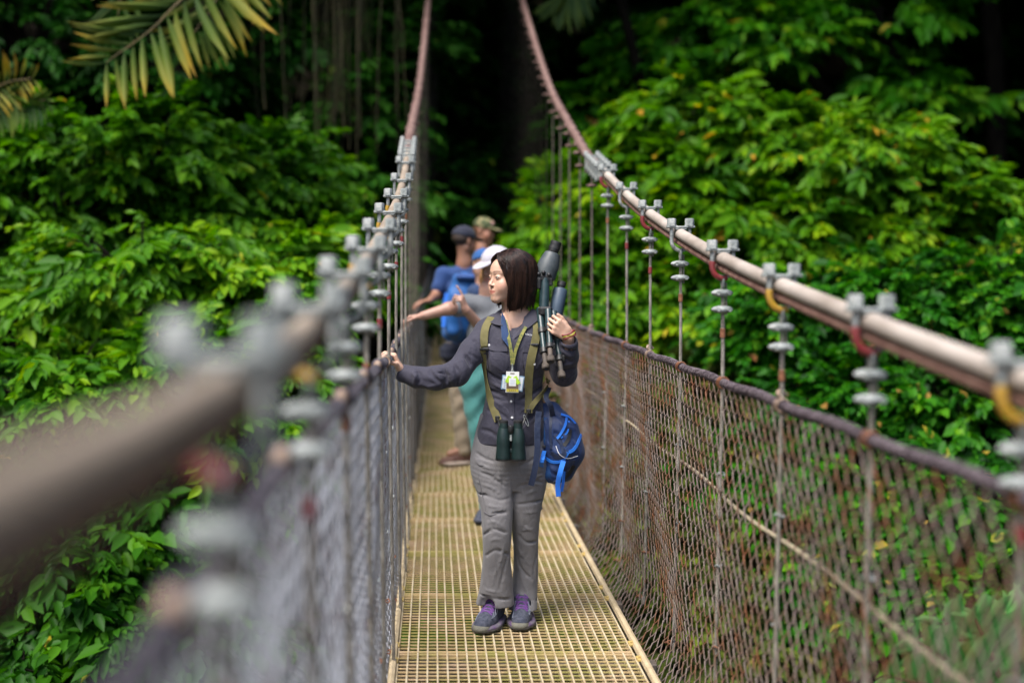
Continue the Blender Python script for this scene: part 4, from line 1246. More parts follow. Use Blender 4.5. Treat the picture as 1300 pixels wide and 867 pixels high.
# open neck
Sf.path([W(652, 427, -.10), W(653, 412, -.085), W(655, 396, -.05)], [.006, .034, .056], .006, 'sub')
Sf.cone(W(655, 404, .0), W(655, 380, .02), .050, .062, .006, 'sub')
Sf.cone(W(514, 475, -.075), W(500, 468, -.07), .028, .033, .003, 'sub')
Sf.cone(W(722, 440, -.16), W(722, 424, -.20), .030, .034, .003, 'sub')
shirt = link('shirt', Sf.mesh('shirt', O), M_shirt, lady)

# --- body: one continuous skin
B = Field((-0.24, WD - .32, 0.03), (0.68, WD + .17, 1.67), .0036)
HC = W(647, 352, .0) + np.array([-.003, -.01, 0])
yaw = R(62)
HD = Head(HC, (-math.sin(yaw), -math.cos(yaw), 0.0), (0.0, -.03, 1), 0.97)
B.cone(W(654, 410, .015), W(652, 372, .005), .050, .045, .02)
HD.sculpt(B, ears=False)
B.cone(W(654, 402, .015), HD(0, -.012, -.05), .050, .046, .02)
B.path([W(640, 400, -.038), W(648, 424, -.072)], [.008, .007], .016)         # neck cord
B.loft([sec(600, 606, 690, .075, 0), sec(560, 606, 688, .085, 0), sec(500, 623, 682, .075, 0), sec(450, 620, 688, .088, -.002), sec(425, 624, 684, .080, .0)], .02)
B.cone(W(626, 421, .005), W(684, 421, .005), .050, .050, .03)
B.cone(W(640, 411, .005), W(672, 411, .005), .052, .052, .03)
B.path([W(622, 424, .0), W(580, 474, -.10), W(514, 475, -.075)], [.045, .036, .024], .02)
B.path([W(688, 424, .0), W(716, 474, -.05), W(722, 430, -.18)], [.045, .036, .024], .02)
B.path([W(628, 590, 0), W(630, 670, -.07), W(630, 712, -.062), W(628, 765, -.03)], [.060, .036, .028, .024], .02)
B.path([W(670, 590, 0), W(668, 670, .02), W(667, 715, .055), W(665, 768, .062)], [.060, .036, .026, .024], .02)
B.path([W(628, 765, -.03), W(618, 782, -.08)], [.032, .02], .01); B.path([W(665, 768, .062), W(662, 783, -.01)], [.032, .02], .01)
# right hand over the top rope of the fence
tipsR, thR = hand(B, W(511, 472, -.075), (-.42, .03, .88), (-.88, -.05, -.42), False, [(.95, .75, .5), (.9, .75, .5), (.9, .7, .5), (.95, .7, .5)], 1.0, thumb=(.75, .75))
# left hand round the tripod legs
tipsL, thL = hand(B, W(722, 426, -.185), (-.80, -.22, .56), (-.12, .97, .12), True, [(.75, 1.15, .8), (.85, 1.2, .8), (.95, 1.2, .8), (1.05, 1.2, .8)], .92, thumb=(.34, .10), spread=.01)
body = link('body', B.mesh('body', O, {'lips': HD.lips(), 'blush': HD.blush(), 'brow': HD.brows()}), M_skinW, lady)
HD.eyes(body, O, M_sclera, M_iris, M_lash, look=(-.05, -.05))
M_nail = mat('pale_nails', (.70, .45, .38), .25)
for (p, d) in tipsR + tipsL:
    pass

# --- hair: a soft volume under combed strands
def strands(Pn, r0, r1, name, m, parent, org):
    """Pn (N, n, 3) strand points -> thin tapered three-sided strands in one mesh"""
    N, n, _ = Pn.shape
    T_ = np.gradient(Pn, axis=1); T_ /= np.linalg.norm(T_, axis=2)[..., None] + 1e-9
    a = np.cross(T_, np.array([.3, .8, .1])); a /= np.linalg.norm(a, axis=2)[..., None] + 1e-9
    b = np.cross(T_, a)
    r = np.linspace(r0, r1, n)[None, :, None, None]
    th = np.arange(3) * 2 * math.pi / 3
    V = Pn[:, :, None, :] + r * (np.cos(th)[None, None, :, None] * a[:, :, None, :] + np.sin(th)[None, None, :, None] * b[:, :, None, :])
    V = V.reshape(-1, 3) - np.asarray(org)
    i = (np.arange(N)[:, None, None] * n + np.arange(n - 1)[None, :, None]) * 3
    k = np.arange(3)[None, None, :]; k2 = (k + 1) % 3
    F = np.stack([i + k, i + k2, i + 3 + k2, i + 3 + k], -1).reshape(-1, 4)
    return link(name, mesh_from(name, V, F, True), m, parent)
Hf = Field(HC - np.array([.15, .17, .19]), HC + np.array([.17, .17, .15]), .004)
Hf.ell(HD(.002, -.020, .033), (.079, .097, .084), HD.M, .02)
Hf.path([HD(.050, -.022, .03), HD(.052, -.022, -.06), HD(.048, -.022, -.105)], [.036, .032, .018], .03, 'add', HD.f, 1.7)
Hf.path([HD(-.050, -.035, .03), HD(-.050, -.040, -.06), HD(-.046, -.045, -.105)], [.036, .030, .018], .03, 'add', HD.f, 1.4)
Hf.path([HD(0, -.072, .03), HD(0, -.072, -.06), HD(0, -.064, -.105)], [.040, .036, .022], .03, 'add', HD.s, 1.6)
Hf.ell(HD(-.014, .088, -.045), (.064, .066, .112), HD.M, .012, 'sub')
Hf.ell(HD(-.050, .060, -.045), (.052, .050, .080), HD.M, .015, 'sub')
Hf.cone(HD(-.005, .03, -.08), HD(-.005, .04, -.22), .048, .060, .01, 'sub')
hair = link('hair', Hf.mesh('hair', O), M_hair, lady)
ell_c = HD(.002, -.020, .033); er = np.array([.091, .111, .092])
N_ = 5200; n_ = 16
a_ = rw.uniform(-.66, 3.62, N_)
clump = .5 * np.sin(a_ * 23) + .35 * np.sin(a_ * 51 + 1) 
e0 = np.clip(rw.normal(1.25, .25, N_), .3, 1.5)
out = 1.0 + .010 * clump + rw.normal(0, .010, N_)
lnv = .142 + rw.normal(0, .011, N_) + .006 * np.sin(a_ * 17) + .010 * (a_ < .1)
tt = np.linspace(0, 1, n_)
Pn = np.zeros((N_, n_, 3))
for j, t in enumerate(tt):
    if t < .5:
        q = t / .5
        az = a_ + (1 - q) ** 1.3 * np.where(a_ < 1.3, -.55, .35); el = e0 * (1 - q ** 1.25)
        rad = out
        d = np.stack([np.cos(az) * np.cos(el) * er[0], -np.sin(az) * np.cos(el) * er[1], np.sin(el) * er[2]], 1) * rad[:, None]
    else:
        q = (t - .5) / .5
        k_ = out * (1 + .05 * q - .20 * q * q) + .008 * clump * q
        d = np.stack([np.cos(a_) * er[0] * k_, -np.sin(a_) * er[1] * k_, -(lnv) * q], 1)
        d[:, 1] += .010 * q * q * (np.abs(a_) < .8)
    Pn[:, j] = ell_c + d @ HD.M.T
Pn += rw.normal(0, .0005, Pn.shape) + rw.normal(0, .0010, (N_, 1, 3))
strands(Pn, .00125, .0006, 'strands', M_hair, hair, O)
def sweep(sg, cnt, key):
    out_ = []
    for k in range(cnt):
        u_ = rw.random()
        pts = smooth_path([HD(*[c + d_ * u_ for c, d_ in zip(kk[0], kk[1])]) for kk in key], n_) + rw.normal(0, .0013, 3)
        out_.append(pts)
    return np.array(out_)
S1 = sweep(1, 620, [((.004, .066, .108), (.012, -.045, .006)), ((.036, .082, .078), (.006, -.040, .012)), ((.060, .070, .030), (.008, -.050, 0)), ((.072, .052, -.03), (.008, -.050, 0)), ((.074, .040, -.09), (.004, -.050, 0)), ((.066, .036, -.150), (.002, -.050, .012))])
S2 = sweep(-1, 420, [((-.002, .066, .108), (-.010, -.045, .006)), ((-.040, .072, .078), (-.006, -.040, .010)), ((-.066, .048, .030), (-.008, -.050, 0)), ((-.078, .026, -.03), (-.006, -.050, 0)), ((-.080, .012, -.09), (-.002, -.045, 0)), ((-.072, .006, -.130), (0, -.045, .01))])
strands(np.concatenate([S1, S2]), .00125, .0006, 'side_strands', M_hair, hair, O)

# --- shoes
M_shoe = mat('blue_grey_shoe_mesh', (.035, .042, .068), .75, (.085, .092, .125), 70, .5, 500)
M_toe = mat('grey_rubber', (.11, .105, .08), .8, (.17, .165, .13), 30, .3, 200)
M_purple = mat('purple_laces', (.12, .04, .20), .7, (.18, .07, .28), 60)
M_sole = mat('sole_rubber', (.05, .045, .04), .8, (.10, .09, .08), 40)
M_stripe = mat('pale_stripe', (.20, .22, .28), .6)
def shoe(heel, toe, parent, org, mu, mt, ml, msole, h=.0035, sc=1.0, laces=True, lift=0.0):
    heel = np.asarray(heel, float); toe = np.asarray(toe, float)
    y = unit(toe - heel); L = np.linalg.norm(toe - heel); x = np.cross(y, [0, 0, 1.0]); x = unit(x); z = np.cross(x, y)
    Q = lambda a, b, c: heel + x * a * sc + y * b * L + z * c * sc
    lo = np.minimum(heel, toe) - .09; hi = np.maximum(heel, toe) + .09; lo[2] = min(heel[2], toe[2]) - .02; hi[2] = lo[2] + .19
    F_ = Field(lo, hi, h)
    F_.path([Q(0, .10, .040), Q(0, .30, .042), Q(.002, .62, .036), Q(.004, .86, .030)], [.035, .036, .042, .036], .02, e=z, f=.85)
    F_.path([Q(0, .12, .07), Q(0, .28, .082)], [.036, .038], .02)
    F_.path([Q(0, .20, .11), Q(0, .34, .088), Q(0, .55, .058)], [.036, .034, .026], .02)
    F_.cone(Q(0, .22, .16), Q(0, .24, .105), .034, .030, .004, 'sub')
    def below(p): return (p - Q(0, 0, .016)) @ z
    F_.op(lambda p: below(p), lo, hi, .003, 'cut')
    o = link('shoe', F_.mesh('shoe', org), mu, parent)
    for nm, pz0, rr, mm in (('sole', .010, 1.0, msole), ('midsole', .017, .965, mat('midsole_rubber', (.17, .16, .17), .7, (.11, .06, .15), 30) if laces else msole)):
        G_ = Field(lo, hi, h)
        G_.path([Q(0, .10, pz0), Q(0, .30, pz0), Q(.002, .64, pz0), Q(.004, .88, pz0 + .004)], [.039 * rr, .037 * rr, .046 * rr, .038 * rr], .02, e=z, f=.28)
        link(nm, G_.mesh(nm, org), mm, o)
    G_ = Field(lo, hi, h)
    G_.ell(Q(.004, .885, .022), np.array([.0395, .042, .022]) * sc, np.stack([x, y, z], 1), .01)
    G_.op(lambda p: (p - Q(0, .80, 0)) @ y, lo, hi, .004, 'cut')
    link('toe_cap', G_.mesh('toe_cap', org), mt, o)
    def top_at(a_, b_):
        zz = np.linspace(.155, .02, 90); pp = np.array([Q(a_, b_, z_) for z_ in zz]); v = F_.sample(pp)
        h_ = np.nonzero(v < 0)[0]; i_ = h_[0] if len(h_) else 60
        return pp[i_] + z * .0015
    if laces:
        for i in range(6):
            b_ = .33 + .062 * i; zz_ = .128 - .0150 * i
            mb = MB(org)
            for s_ in (-1, 1):
                mb.tube(smooth_path([top_at(-.025 * s_, b_), top_at(-.010 * s_, b_ + .015), top_at(.010 * s_, b_ + .03), top_at(.027 * s_, b_ + .05)], 7), .0031, 5)
            mb.build('lace', ml, o)
        for s_ in (-1, 1):
            for i, (b0, b1) in enumerate(((.62, .48), (.52, .36), (.78, .60))):
                mb = MB(org)
                mb.tube(smooth_path([top_at(.037 * s_, b0 + .05), top_at(.034 * s_, (b0 + b1) / 2 + .03), top_at(.027 * s_, b1)], 7), .0020, 5)
                mb.build('side_stripe', M_stripe, o)
        mb = MB(org); mb.tube([Q(0, .34, .128), Q(0, .30, .150)], [.022, .020], 10, ell=.35); mb.build('tongue', ml, o)
    return o
sR = shoe((W(633, 790, .06)[0], WD + .050, .004), (W(609, 790, -.14)[0], WD - .170, .0), lady, O, M_shoe, M_toe, M_purple, M_sole)
sL = shoe((W(664, 790, .09)[0], WD + .095, .004), (W(660, 790, -.08)[0], WD - .125, .0), lady, O, M_shoe, M_toe, M_purple, M_sole)

# --- collar, inner scarf, lanyard, badge, harness straps, buttons
def strap(F_, pts, w, m, parent, name, th=.003, off=.0075, n=18, side=(1, 0, 0), smoothn=True):
    q, nn = [], []
    for (a, b) in pts:
        p, nr = F_.surf(a, b, off=off); q.append(p); nn.append(nr)
    path = smooth_path(q, n); nn = smooth_path(nn, n)
    T_ = np.gradient(path, axis=0)
    sides = np.array([unit(np.cross(unit(t), unit(v))) for t, v in zip(T_, nn)])
    return MB(O).strip(path, w, th, sides).build(name, m, parent)
M_shirtD = cloth('slate_collar_cloth', (.026, .025, .041), (.038, .036, .056), bump=.15)
def flap(pts, m, name, parent, th=.004):
    """a small folded cloth panel through 3D points (quad grid rows)"""
    rows = [smooth_path(r, 7) for r in pts]
    G_ = np.array([smooth_path([r[i] for r in rows], 7) for i in range(7)])
    nn = np.cross(np.gradient(G_, axis=0), np.gradient(G_, axis=1)); nn /= np.linalg.norm(nn, axis=2)[..., None] + 1e-9
    V = np.concatenate([(G_ + nn * th / 2).reshape(-1, 3), (G_ - nn * th / 2).reshape(-1, 3)])
    Fq = []
    for i in range(6):
        for j in range(6):
            a = i * 7 + j; Fq.append((a, a + 1, a + 8, a + 7)); Fq.append((a + 49, a + 56, a + 57, a + 50))
    bd = [(i, i + 1) for i in range(6)] + [(6 + 7 * i, 13 + 7 * i) for i in range(6)] + [(48 - i, 47 - i) for i in range(6)] + [(42 - 7 * i, 35 - 7 * i) for i in range(6)]
    for a, b in bd: Fq.append((b, a, a + 49, b + 49))
    mb = MB(O); mb.add(V, Fq); return mb.build(name, m, parent)
SS = lambda a, b, off=.008: Sf.surf(a, b, off=off)[0]
# left-of-picture collar wing
flap([[W(637, 392, .01), W(629, 398, -.02), W(622, 409, -.055)], [W(637, 396, -.01), W(633, 402, -.045), W(628, 412, -.075)], [W(639, 400, -.03), W(637, 408, -.07), W(638, 414, -.092)]], M_shirtD, 'collar', shirt)
# right-of-picture collar wing, long lapel
flap([[W(676, 392, .01), W(684, 397, -.02), W(686, 404, -.05)], [W(672, 396, -.02), W(674, 405, -.06), W(674, 414, -.085)], [W(666, 402, -.05), W(660, 418, -.090), W(653, 430, -.108)]], M_shirtD, 'collar', shirt)
# navy neck cloth inside the open collar, left of the V
flap([[W(637, 396, -.035), W(636, 412, -.085), W(637, 430, -.117)], [W(640, 402, -.05), W(643, 420, -.100), W(645, 440, -.122)], [W(642, 408, -.062), W(648, 428, -.108), W(652, 450, -.121)]], M_navy, 'neck_cloth', lady)
# placket and buttons
pk = strap(Sf, [(653, 434), (652, 455), (650, 480), (649, 510), (650, 540), (651, 556)], .026, M_shirtD, shirt, 'placket', th=.0025, off=.0035)
for (a, b) in ((649.5, 509), (650, 530), (650, 551), (621.5, 438), (678, 462)):
    p, nr = Sf.surf(a, b, off=.006)
    MB(O).lathe(p - nr * .001, p + nr * .0025, [(0, .0055), (.6, .0055), (1, .0045)], 10).build('button', M_white, shirt)
for pts in ([(618, 440), (630, 443), (644, 443)], [(664, 444), (676, 444), (690, 441)]):
    strap(Sf, pts, .022, M_shirtD, shirt, 'pocket_flap', th=.003, off=.003)
seam(Sf, [(619, 446), (620, 462), (622, 470), (634, 472), (643, 470), (644, 446)], .0013, M_lash, shirt, 'pocket_seam')
seam(Sf, [(664, 447), (664, 462), (667, 471), (678, 472)], .0013, M_lash, shirt, 'pocket_seam')
seam(Sf, [(521, 466), (523, 478), (522, 489)], .0014, M_lash, shirt, 'cuff_seam')
# embroidery above the pocket: short pale stitches
mb = MB(O)
for i in range(5):
    p, nr = Sf.surf(667 + i * 1.9, 424.5 + .3 * i, off=.003)
    mb.box(p, (.003, .0012, .006 + .002 * (i % 2)))
mb.build('embroidery', M_white, shirt, smooth=False)
hz = {}
har1 = strap(Sf, [(624, 404), (617, 416), (614, 430), (613.5, 442), (616, 462), (619, 482), (623, 505), (629, 524), (633, 534)], [.034] * 18, M_strap, lady, 'harness_strap')
har2 = strap(Sf, [(680, 404), (681, 420), (678, 436), (674, 455), (671, 475), (670, 500), (670, 524)], [.036] * 18, M_strap, lady, 'harness_strap')
har3 = strap(Sf, [(697, 480), (694, 488), (686, 500), (678, 511), (671, 521)], [.022] * 18, M_strap, lady, 'harness_strap')
for (F_, a, b) in ((Sf, 613.5, 443), (Sf, 677, 438)):
    p, nr = F_.surf(a, b, off=.008)
    MB(O).box(p, (.040, .010, .012), bev=.003).build('buckle', M_black, lady)
# lanyard: two olive ribbons meeting at a clip, badge cards below
clipP = W(650.5, 463, -.135)
for a in (([(641, 408), (645, 425), (648.5, 444)]), ([(667, 416), (660, 430), (653, 446)])):
    q = [Sf.surf(x_, y_, off=.010)[0] for x_, y_ in a]
    q[-1] = q[-1] + np.array([0, -.004, 0]); q.append(clipP)
    MB(O).strip(smooth_path(q, 12), .014, .0025, (1, .1, .2)).build('lanyard', mat('lanyard_ribbon', (.26, .24, .05), .7, (.10, .12, .03), 90), lady)
cl = MB(O).tube([clipP + (0, 0, .004), clipP - (0, 0, .030)], .004, 8)
cl.tube([clipP - (.006 * math.cos(t), 0, .030 + .008 * math.sin(t)) for t in np.linspace(0, 2 * math.pi, 11)], .0016, 5, caps=False)
cl.build('lanyard_clip', M_galv, lady)
M_card = mat('pale_card', (.62, .66, .70), .35); M_cardb = mat('blue_card', (.20, .32, .44), .35); M_lime = mat('lime_ink', (.42, .66, .04), .4); M_brn = mat('brown_ink', (.14, .10, .06), .4)
M_gold = mat('mustard_ink', (.50, .42, .06), .4); M_white2 = mat('white_card', (.78, .78, .76), .35)
bc = W(650.5, 485, -.145)
badge = bpy.data.objects.new('name_badge', None); C.objects.link(badge); badge.parent = lady; badge.location = tuple(bc - O)
def card(cx, cz, w_, h_, rot, m, name, dy=0.0, parent=badge, th=.0015):
    c_, s_ = math.cos(rot), math.sin(rot)
    M_ = np.array([[c_, 0, s_], [0, 1, 0], [-s_, 0, c_]])
    return MB(bc).box(bc + np.array([cx, dy, cz]), (w_, th, h_), M_).build(name, m, parent, smooth=False)
card(-.026, -.002, .040, .062, .12, M_cardb, 'holder', .004); card(-.026, -.002, .032, .052, .12, M_card, 'card', .0025)
card(.028, -.006, .040, .066, .16, M_cardb, 'holder', .005); card(.028, -.006, .032, .056, .16, M_card, 'card', .0035)
for i in range(5):
    card(.024 + .004 * (i % 2), .010 - .008 * i, .020 - .004 * (i % 2), .0022, .16, M_cardb, 'text_line', .0024)
    card(-.028, .012 - .008 * i, .018 - .003 * (i % 2), .0020, .12, M_cardb, 'text_line', .0014)
card(0, .000, .056, .090, .03, M_white2, 'card', 0)
card(0, -.016, .052, .052, .03, M_brn, 'printed_panel', -.0008)
card(-.018, .012, .016, .030, .5, M_lime, 'printed_leaf', -.0014); card(.019, .008, .016, .036, -.5, M_lime, 'printed_leaf', -.0014)
card(0, .0, .030, .034, .03, M_white2, 'printed_square', -.0020)
card(0, .001, .020, .022, .03, M_card, 'portrait', -.0026)
card(0, -.036, .052, .012, .03, M_gold, 'printed_band', -.0016)
for i in range(4):
    card(-.012 + .008 * i, -.036, .005, .004, .03, M_brn, 'printed_mark', -.0020)
card(0, .037, .018, .004, .03, M_brn, 'slot', -.0008)
# bracelets
wr = W(721.5, 424, -.19); ax_ = unit([-.35, -.10, .85])
u1, v1, _ = frame_of(ax_)
for i in range(3):
    th = np.linspace(0, 2 * math.pi, 25)
    cc = wr + ax_ * (-.010 + .008 * i)
    MB(O).tube([cc + (.0295 + .001 * math.sin(5 * t + i)) * (u1 * math.cos(t) + v1 * math.sin(t)) + ax_ * .002 * math.sin(3 * t + i * 2) for t in th], .0035, 6, caps=False).build('bracelet', M_red if i != 1 else M_gold, lady)

# --- binoculars hanging at her waist
M_bino = mat('dark_green_armour', (.008, .020, .020), .42, (.014, .032, .030), 40, .06, 300)
bo = W(648, 560, -.155)
bino = thing('binoculars', 'dark green binoculars hanging from harness straps at the woman\'s waist', 'binoculars', tuple(bo))
for s_, px_ in ((-1, 639.5), (1, 657.5)):
    t_ = W(px_, 537, -.15); b_ = W(px_ + s_ * .8, 583, -.155)
    mb = MB(bo); mb.lathe(t_, b_, [(0, .019), (.14, .020), (.15, .022), (.22, .024), (.30, .028), (.55, .030), (.62, .029), (.90, .032), (.97, .032), (1, .028)], 20)
    mb.build('barrel', M_bino, bino)
    MB(bo).lathe(t_ + (0, 0, .012), t_ - (0, 0, .002), [(0, .016), (.1, .019), (1, .019)], 18).build('eyecup', M_black, bino)
    MB(bo).lathe(b_ + (0, 0, .002), b_ - (0, 0, .004), [(0, .0335), (.6, .0335), (1, .030)], 20).build('lens_ring', M_black, bino)
MB(bo).box(W(648.5, 552, -.155), (.026, .028, .050), bev=.006).box(W(648.5, 572, -.15), (.022, .022, .020), bev=.004).build('bridge', M_bino, bino)
MB(bo).lathe(W(648.5, 540, -.165), W(648.5, 549, -.165), [(0, .010), (.1, .012), (.9, .012), (1, .010)], 16).build('focus_wheel', M_black, bino)
MB(bo).box(W(648.5, 556, -.172), (.009, .004, .026), bev=.0015).build('hinge_plate', M_galv, bino)
for (a, b, c, d) in ((632, 531, 634, 541), (670, 522, 663, 541)):
    mb = MB(bo); q = smooth_path([Sf.surf(a, b, off=.006)[0], (W(a, b, -.13) + W(c, d, -.15)) / 2, W(c, d, -.155)], 7)
    mb.tube(q, .0035, 6); mb.build('strap_cord', M_black, bino)
    MB(bo).box(Sf.surf(a, b, off=.008)[0], (.020, .010, .022), bev=.003).build('buckle', M_black, bino)
# small steel carabiner
cbp = Sf.surf(667, 527, off=.010)[0]
cb = MB(O); pts = [cbp + np.array([.006 * math.cos(t) - .10 * .09 * math.sin(t), -.002, -.022 + .024 * math.sin(t)]) for t in np.linspace(0, 2 * math.pi, 17)]
cb.tube(pts, .0018, 6, caps=False).build('carabiner', M_galv, lady)

# --- spotting scope on a folded tripod, over her shoulder
M_footb = mat('worn_brown_rubber', (.05, .04, .033), .8, (.10, .08, .065), 40)
M_scope = mat('slate_green_armour', (.050, .062, .068), .5, (.080, .092, .098), 30, .06, 250)
M_carbon = mat('dark_teal_tube', (.012, .030, .034), .35, (.025, .050, .055), 40)
M_bluepad = mat('blue_grey_casing', (.045, .070, .105), .5, (.065, .095, .135), 25, .06, 200)
so = W(700, 400, -.06)
sc_ = thing('tripod_scope', 'folded dark tripod with grey-green spotting scope carried over the woman\'s shoulder', 'tripod', tuple(so))
legs = [((685, 392, -.03), (693, 466, -.20)), ((696, 394, -.08), (699, 457, -.235)), ((703, 396, -.07), (713, 477, -.215))]
for (a, b) in legs:
    a = W(*a); b = W(*b); q = lambda t: a + (b - a) * t
    lg = MB(so).tube([q(0), q(.40)], .0155, 12).build('leg', M_carbon, sc_)
    MB(so).tube([q(.38), q(.74)], .0130, 12).build('lower_tube', M_carbon, lg)
    MB(so).tube([q(.72), q(.97)], .0108, 12).build('lower_tube', M_dark, lg)
    for t in (.39, .73):
        mb = MB(so); mb.lathe(q(t - .045), q(t + .045), [(0, .015), (.1, .0185), (.9, .0185), (1, .015)], 12)
        mb.box(q(t) + (.016, -.008, 0), (.012, .012, .026), bev=.003); mb.build('leg_clamp', M_black, lg)
    mb = MB(so); u_ = unit(b - a); mb.lathe(b - u_ * .022, b + u_ * .010, [(0, .0115), (.2, .0165), (.85, .0180), (1, .0150)], 14); mb.build('rubber_foot', M_footb, lg)
    MB(so).lathe(b + u_ * .0095, b + u_ * .0115, [(0, .008), (1, .008)], 12).build('foot_hole', M_black, lg)
hub = W(692, 372, -.02)
MB(so).tube([W(690, 398, -.04), W(692, 352, .0)], .022, 14).build('center_column', M_carbon, sc_)
mb = MB(so)
mb.box(W(692, 395, -.05), (.060, .045, .040), bev=.008).box(W(690, 353, .0), (.070, .045, .028), bev=.006).box(W(684, 360, -.015), (.020, .030, .050), bev=.005).box(W(699, 358, -.01), (.018, .030, .036), bev=.005)
for px_, py_ in ((684, 348), (690, 346), (697, 349)):
    mb.ball(W(px_, py_, -.02), .010, 10, 6)
mb.build('tripod_head', M_black, sc_)
a, b = W(690.5, 354, .03), W(706.5, 307, .05)
mb = MB(so); mb.lathe(a, b, [(0, .030), (.03, .047), (.10, .049), (.40, .0475), (.55, .041), (.68, .034), (.70, .027)], 24); mb.build('scope_body', M_scope, sc_)
mb = MB(so); mb.lathe(a + (b - a) * .69, b, [(0, .022), (.08, .024), (.35, .0235), (.36, .0255), (.62, .0255), (.63, .0235), (.72, .0245), (.98, .0245), (1, .021)], 20); mb.build('eyepiece', M_black, sc_)
a, b = W(705, 402, .0), W(713, 360, .03)
mb = MB(so); mb.lathe(a, b, [(0, .028), (.04, .031), (.45, .031), (.80, .0315), (.84, .028), (.86, .018)], 20); mb.build('scope_barrel', M_bluepad, sc_)
mb = MB(so); mb.lathe(a + (b - a) * .85, b + (b - a) * .06, [(0, .016), (.3, .017), (.35, .020), (.9, .020), (1, .016)], 14); mb.build('lens_cap', M_black, sc_)

# --- blue backpack hanging by her hip
M_bp = cloth('blue_pack_cloth', (.006, .020, .080), (.010, .035, .13), bump=.25, rough=.6)
M_bpd = cloth('dark_navy_pack_cloth', (.008, .016, .045), (.014, .028, .075), bump=.35, rough=.6)
M_bright = cloth('bright_blue_webbing', (.01, .13, .62), (.02, .20, .75), bump=.1, rough=.55)
ko = W(708, 570, .02)
pack = thing('backpack', 'dark blue backpack with bright blue trim hanging at the woman\'s hip', 'backpack', tuple(ko))
K = Field(W(665, 645, 0) - (0, .17, 0), W(750, 490, 0) + (0, .17, 0), .0042)
K.path([W(700, 522, .02), W(706, 545, .01), W(712, 570, .0), W(706, 596, .0)], [.045, .080, .088, .058], .03, e=(0, 1, 0), f=.85)
K.path([W(722, 545, .01), W(726, 575, .01), W(718, 600, .01)], [.040, .046, .036], .03)
K.ell(W(700, 598, -.01), (.048, .06, .045), None, .03)
K.cone(W(686, 520, .01), W(686, 585, -.01), .03, .034, .02)
def foldsK(items, r=.007, k=.009):
    folds(K, items, r, k)
foldsK([(-1.2, [(700, 520), (712, 530), (724, 534)]), (1, [(705, 528), (716, 540), (730, 545)]), (-1.3, [(703, 548), (712, 556), (716, 566)]), (1, [(716, 552), (728, 562), (734, 572)]), (-1, [(712, 578), (724, 582), (734, 578)]),
       (1.2, [(694, 560), (705, 574), (720, 578)]), (-1, [(690, 590), (700, 600), (715, 605)]), (1, [(692, 602), (702, 610), (712, 612)]), (-1, [(686, 530), (690, 548), (690, 566)]), (1, [(697, 530), (700, 545), (700, 560)])])
link('pack_body', K.mesh('pack_body', ko), M_bp, pack)
def kstrap(pts, w, m, name, off=.004, parent=pack):
    q, nn = [], []
    for (a_, b_) in pts:
        p_, nr = K.surf(a_, b_, off=off); q.append(p_); nn.append(nr)
    path = smooth_path(q, 18); nn = smooth_path(nn, 18); T_ = np.gradient(path, axis=0)
    sides = np.array([unit(np.cross(unit(t), unit(v))) for t, v in zip(T_, nn)])
    mb = MB(ko).strip(path, w, .003, sides); return mb.build(name, m, parent)
kstrap([(688, 573), (692, 580), (702, 586), (714, 584), (721, 574)], .013, M_bright, 'trim')
kstrap([(737, 552), (733, 562), (728, 570), (722, 574)], .014, M_bright, 'trim')
kstrap([(719, 530), (717, 540), (712, 550), (706, 558)], .011, M_bright, 'trim')
kstrap([(722, 535), (720, 548), (712, 556)], .007, M_bright, 'trim')
mb = MB(ko); mb.strip(smooth_path([K.surf(692, 572, off=.006)[0], W(688, 585, -.12), K.surf(688, 596, off=.006)[0]], 8), .018, .003, (1, 0, 0)); mb.build('trim', M_bright, pack)
mb = MB(ko); mb.strip(smooth_path([K.surf(715, 584, off=.006)[0], W(711, 600, -.105), W(708, 616, -.10), W(709, 630, -.10)], 10), .021, .003, (1, .15, 0)); mb.build('hanging_strap', M_bright, pack)
mb = MB(ko); mb.strip(smooth_path([W(716, 598, -.07), W(715, 612, -.08), W(713, 624, -.085)], 8), .014, .003, (.8, .6, 0)); mb.build('hanging_strap', M_bright, pack)
mb = MB(ko); mb.strip(smooth_path([W(684, 522, -.115), W(682, 545, -.125), W(682, 575, -.125), W(678, 600, -.125), W(674, 616, -.125)], 12), .026, .004, (1, 0, .1)); mb.build('shoulder_strap', M_bpd, pack)
kstrap([(704, 552), (712, 563), (716, 576), (708, 580), (700, 574)], .022, M_bpd, 'pocket', off=.003)
kstrap([(726, 584), (722, 598), (712, 608), (702, 612)], .03, M_bpd, 'base_panel', off=.003)
kstrap([(700, 524), (699, 540), (699, 556), (700, 570)], .012, M_bpd, 'seam_strip', off=.002)
kstrap([(690, 530), (690, 545), (691, 562)], .040, mat('mid_blue_panel', (.008, .05, .17), .7, (.012, .07, .22), 20, .15, 300), 'side_panel', off=.002)
kstrap([(712, 526), (722, 530), (730, 538)], .010, M_bright, 'trim')
kstrap([(694, 592), (696, 604), (700, 612)], .030, mat('mid_blue_panel', (.008, .05, .17), .7, (.012, .07, .22), 20, .15, 300), 'lower_panel', off=.002)
kstrap([(724, 545), (722, 556), (716, 566)], .016, M_black, 'mesh_pocket', off=.002)
kstrap([(728, 590), (720, 602), (708, 610)], .022, M_black, 'mesh_pocket', off=.0045)
mb = MB(ko); mb.strip(smooth_path([W(702, 530, -.03), W(699, 515, -.07), W(693, 505, -.06), W(697, 492, .0)], 10), .022, .004, (1, .2, 0)); mb.build('shoulder_strap', M_bpd, pack)
mb = MB(ko); mb.tube(smooth_path([K.surf(706, 566, off=.005)[0], K.surf(710, 576, off=.012)[0], K.surf(720, 580, off=.010)[0], K.surf(733, 578, off=.005)[0]], 10), .0016, 5); mb.build('white_cord', M_white, pack)
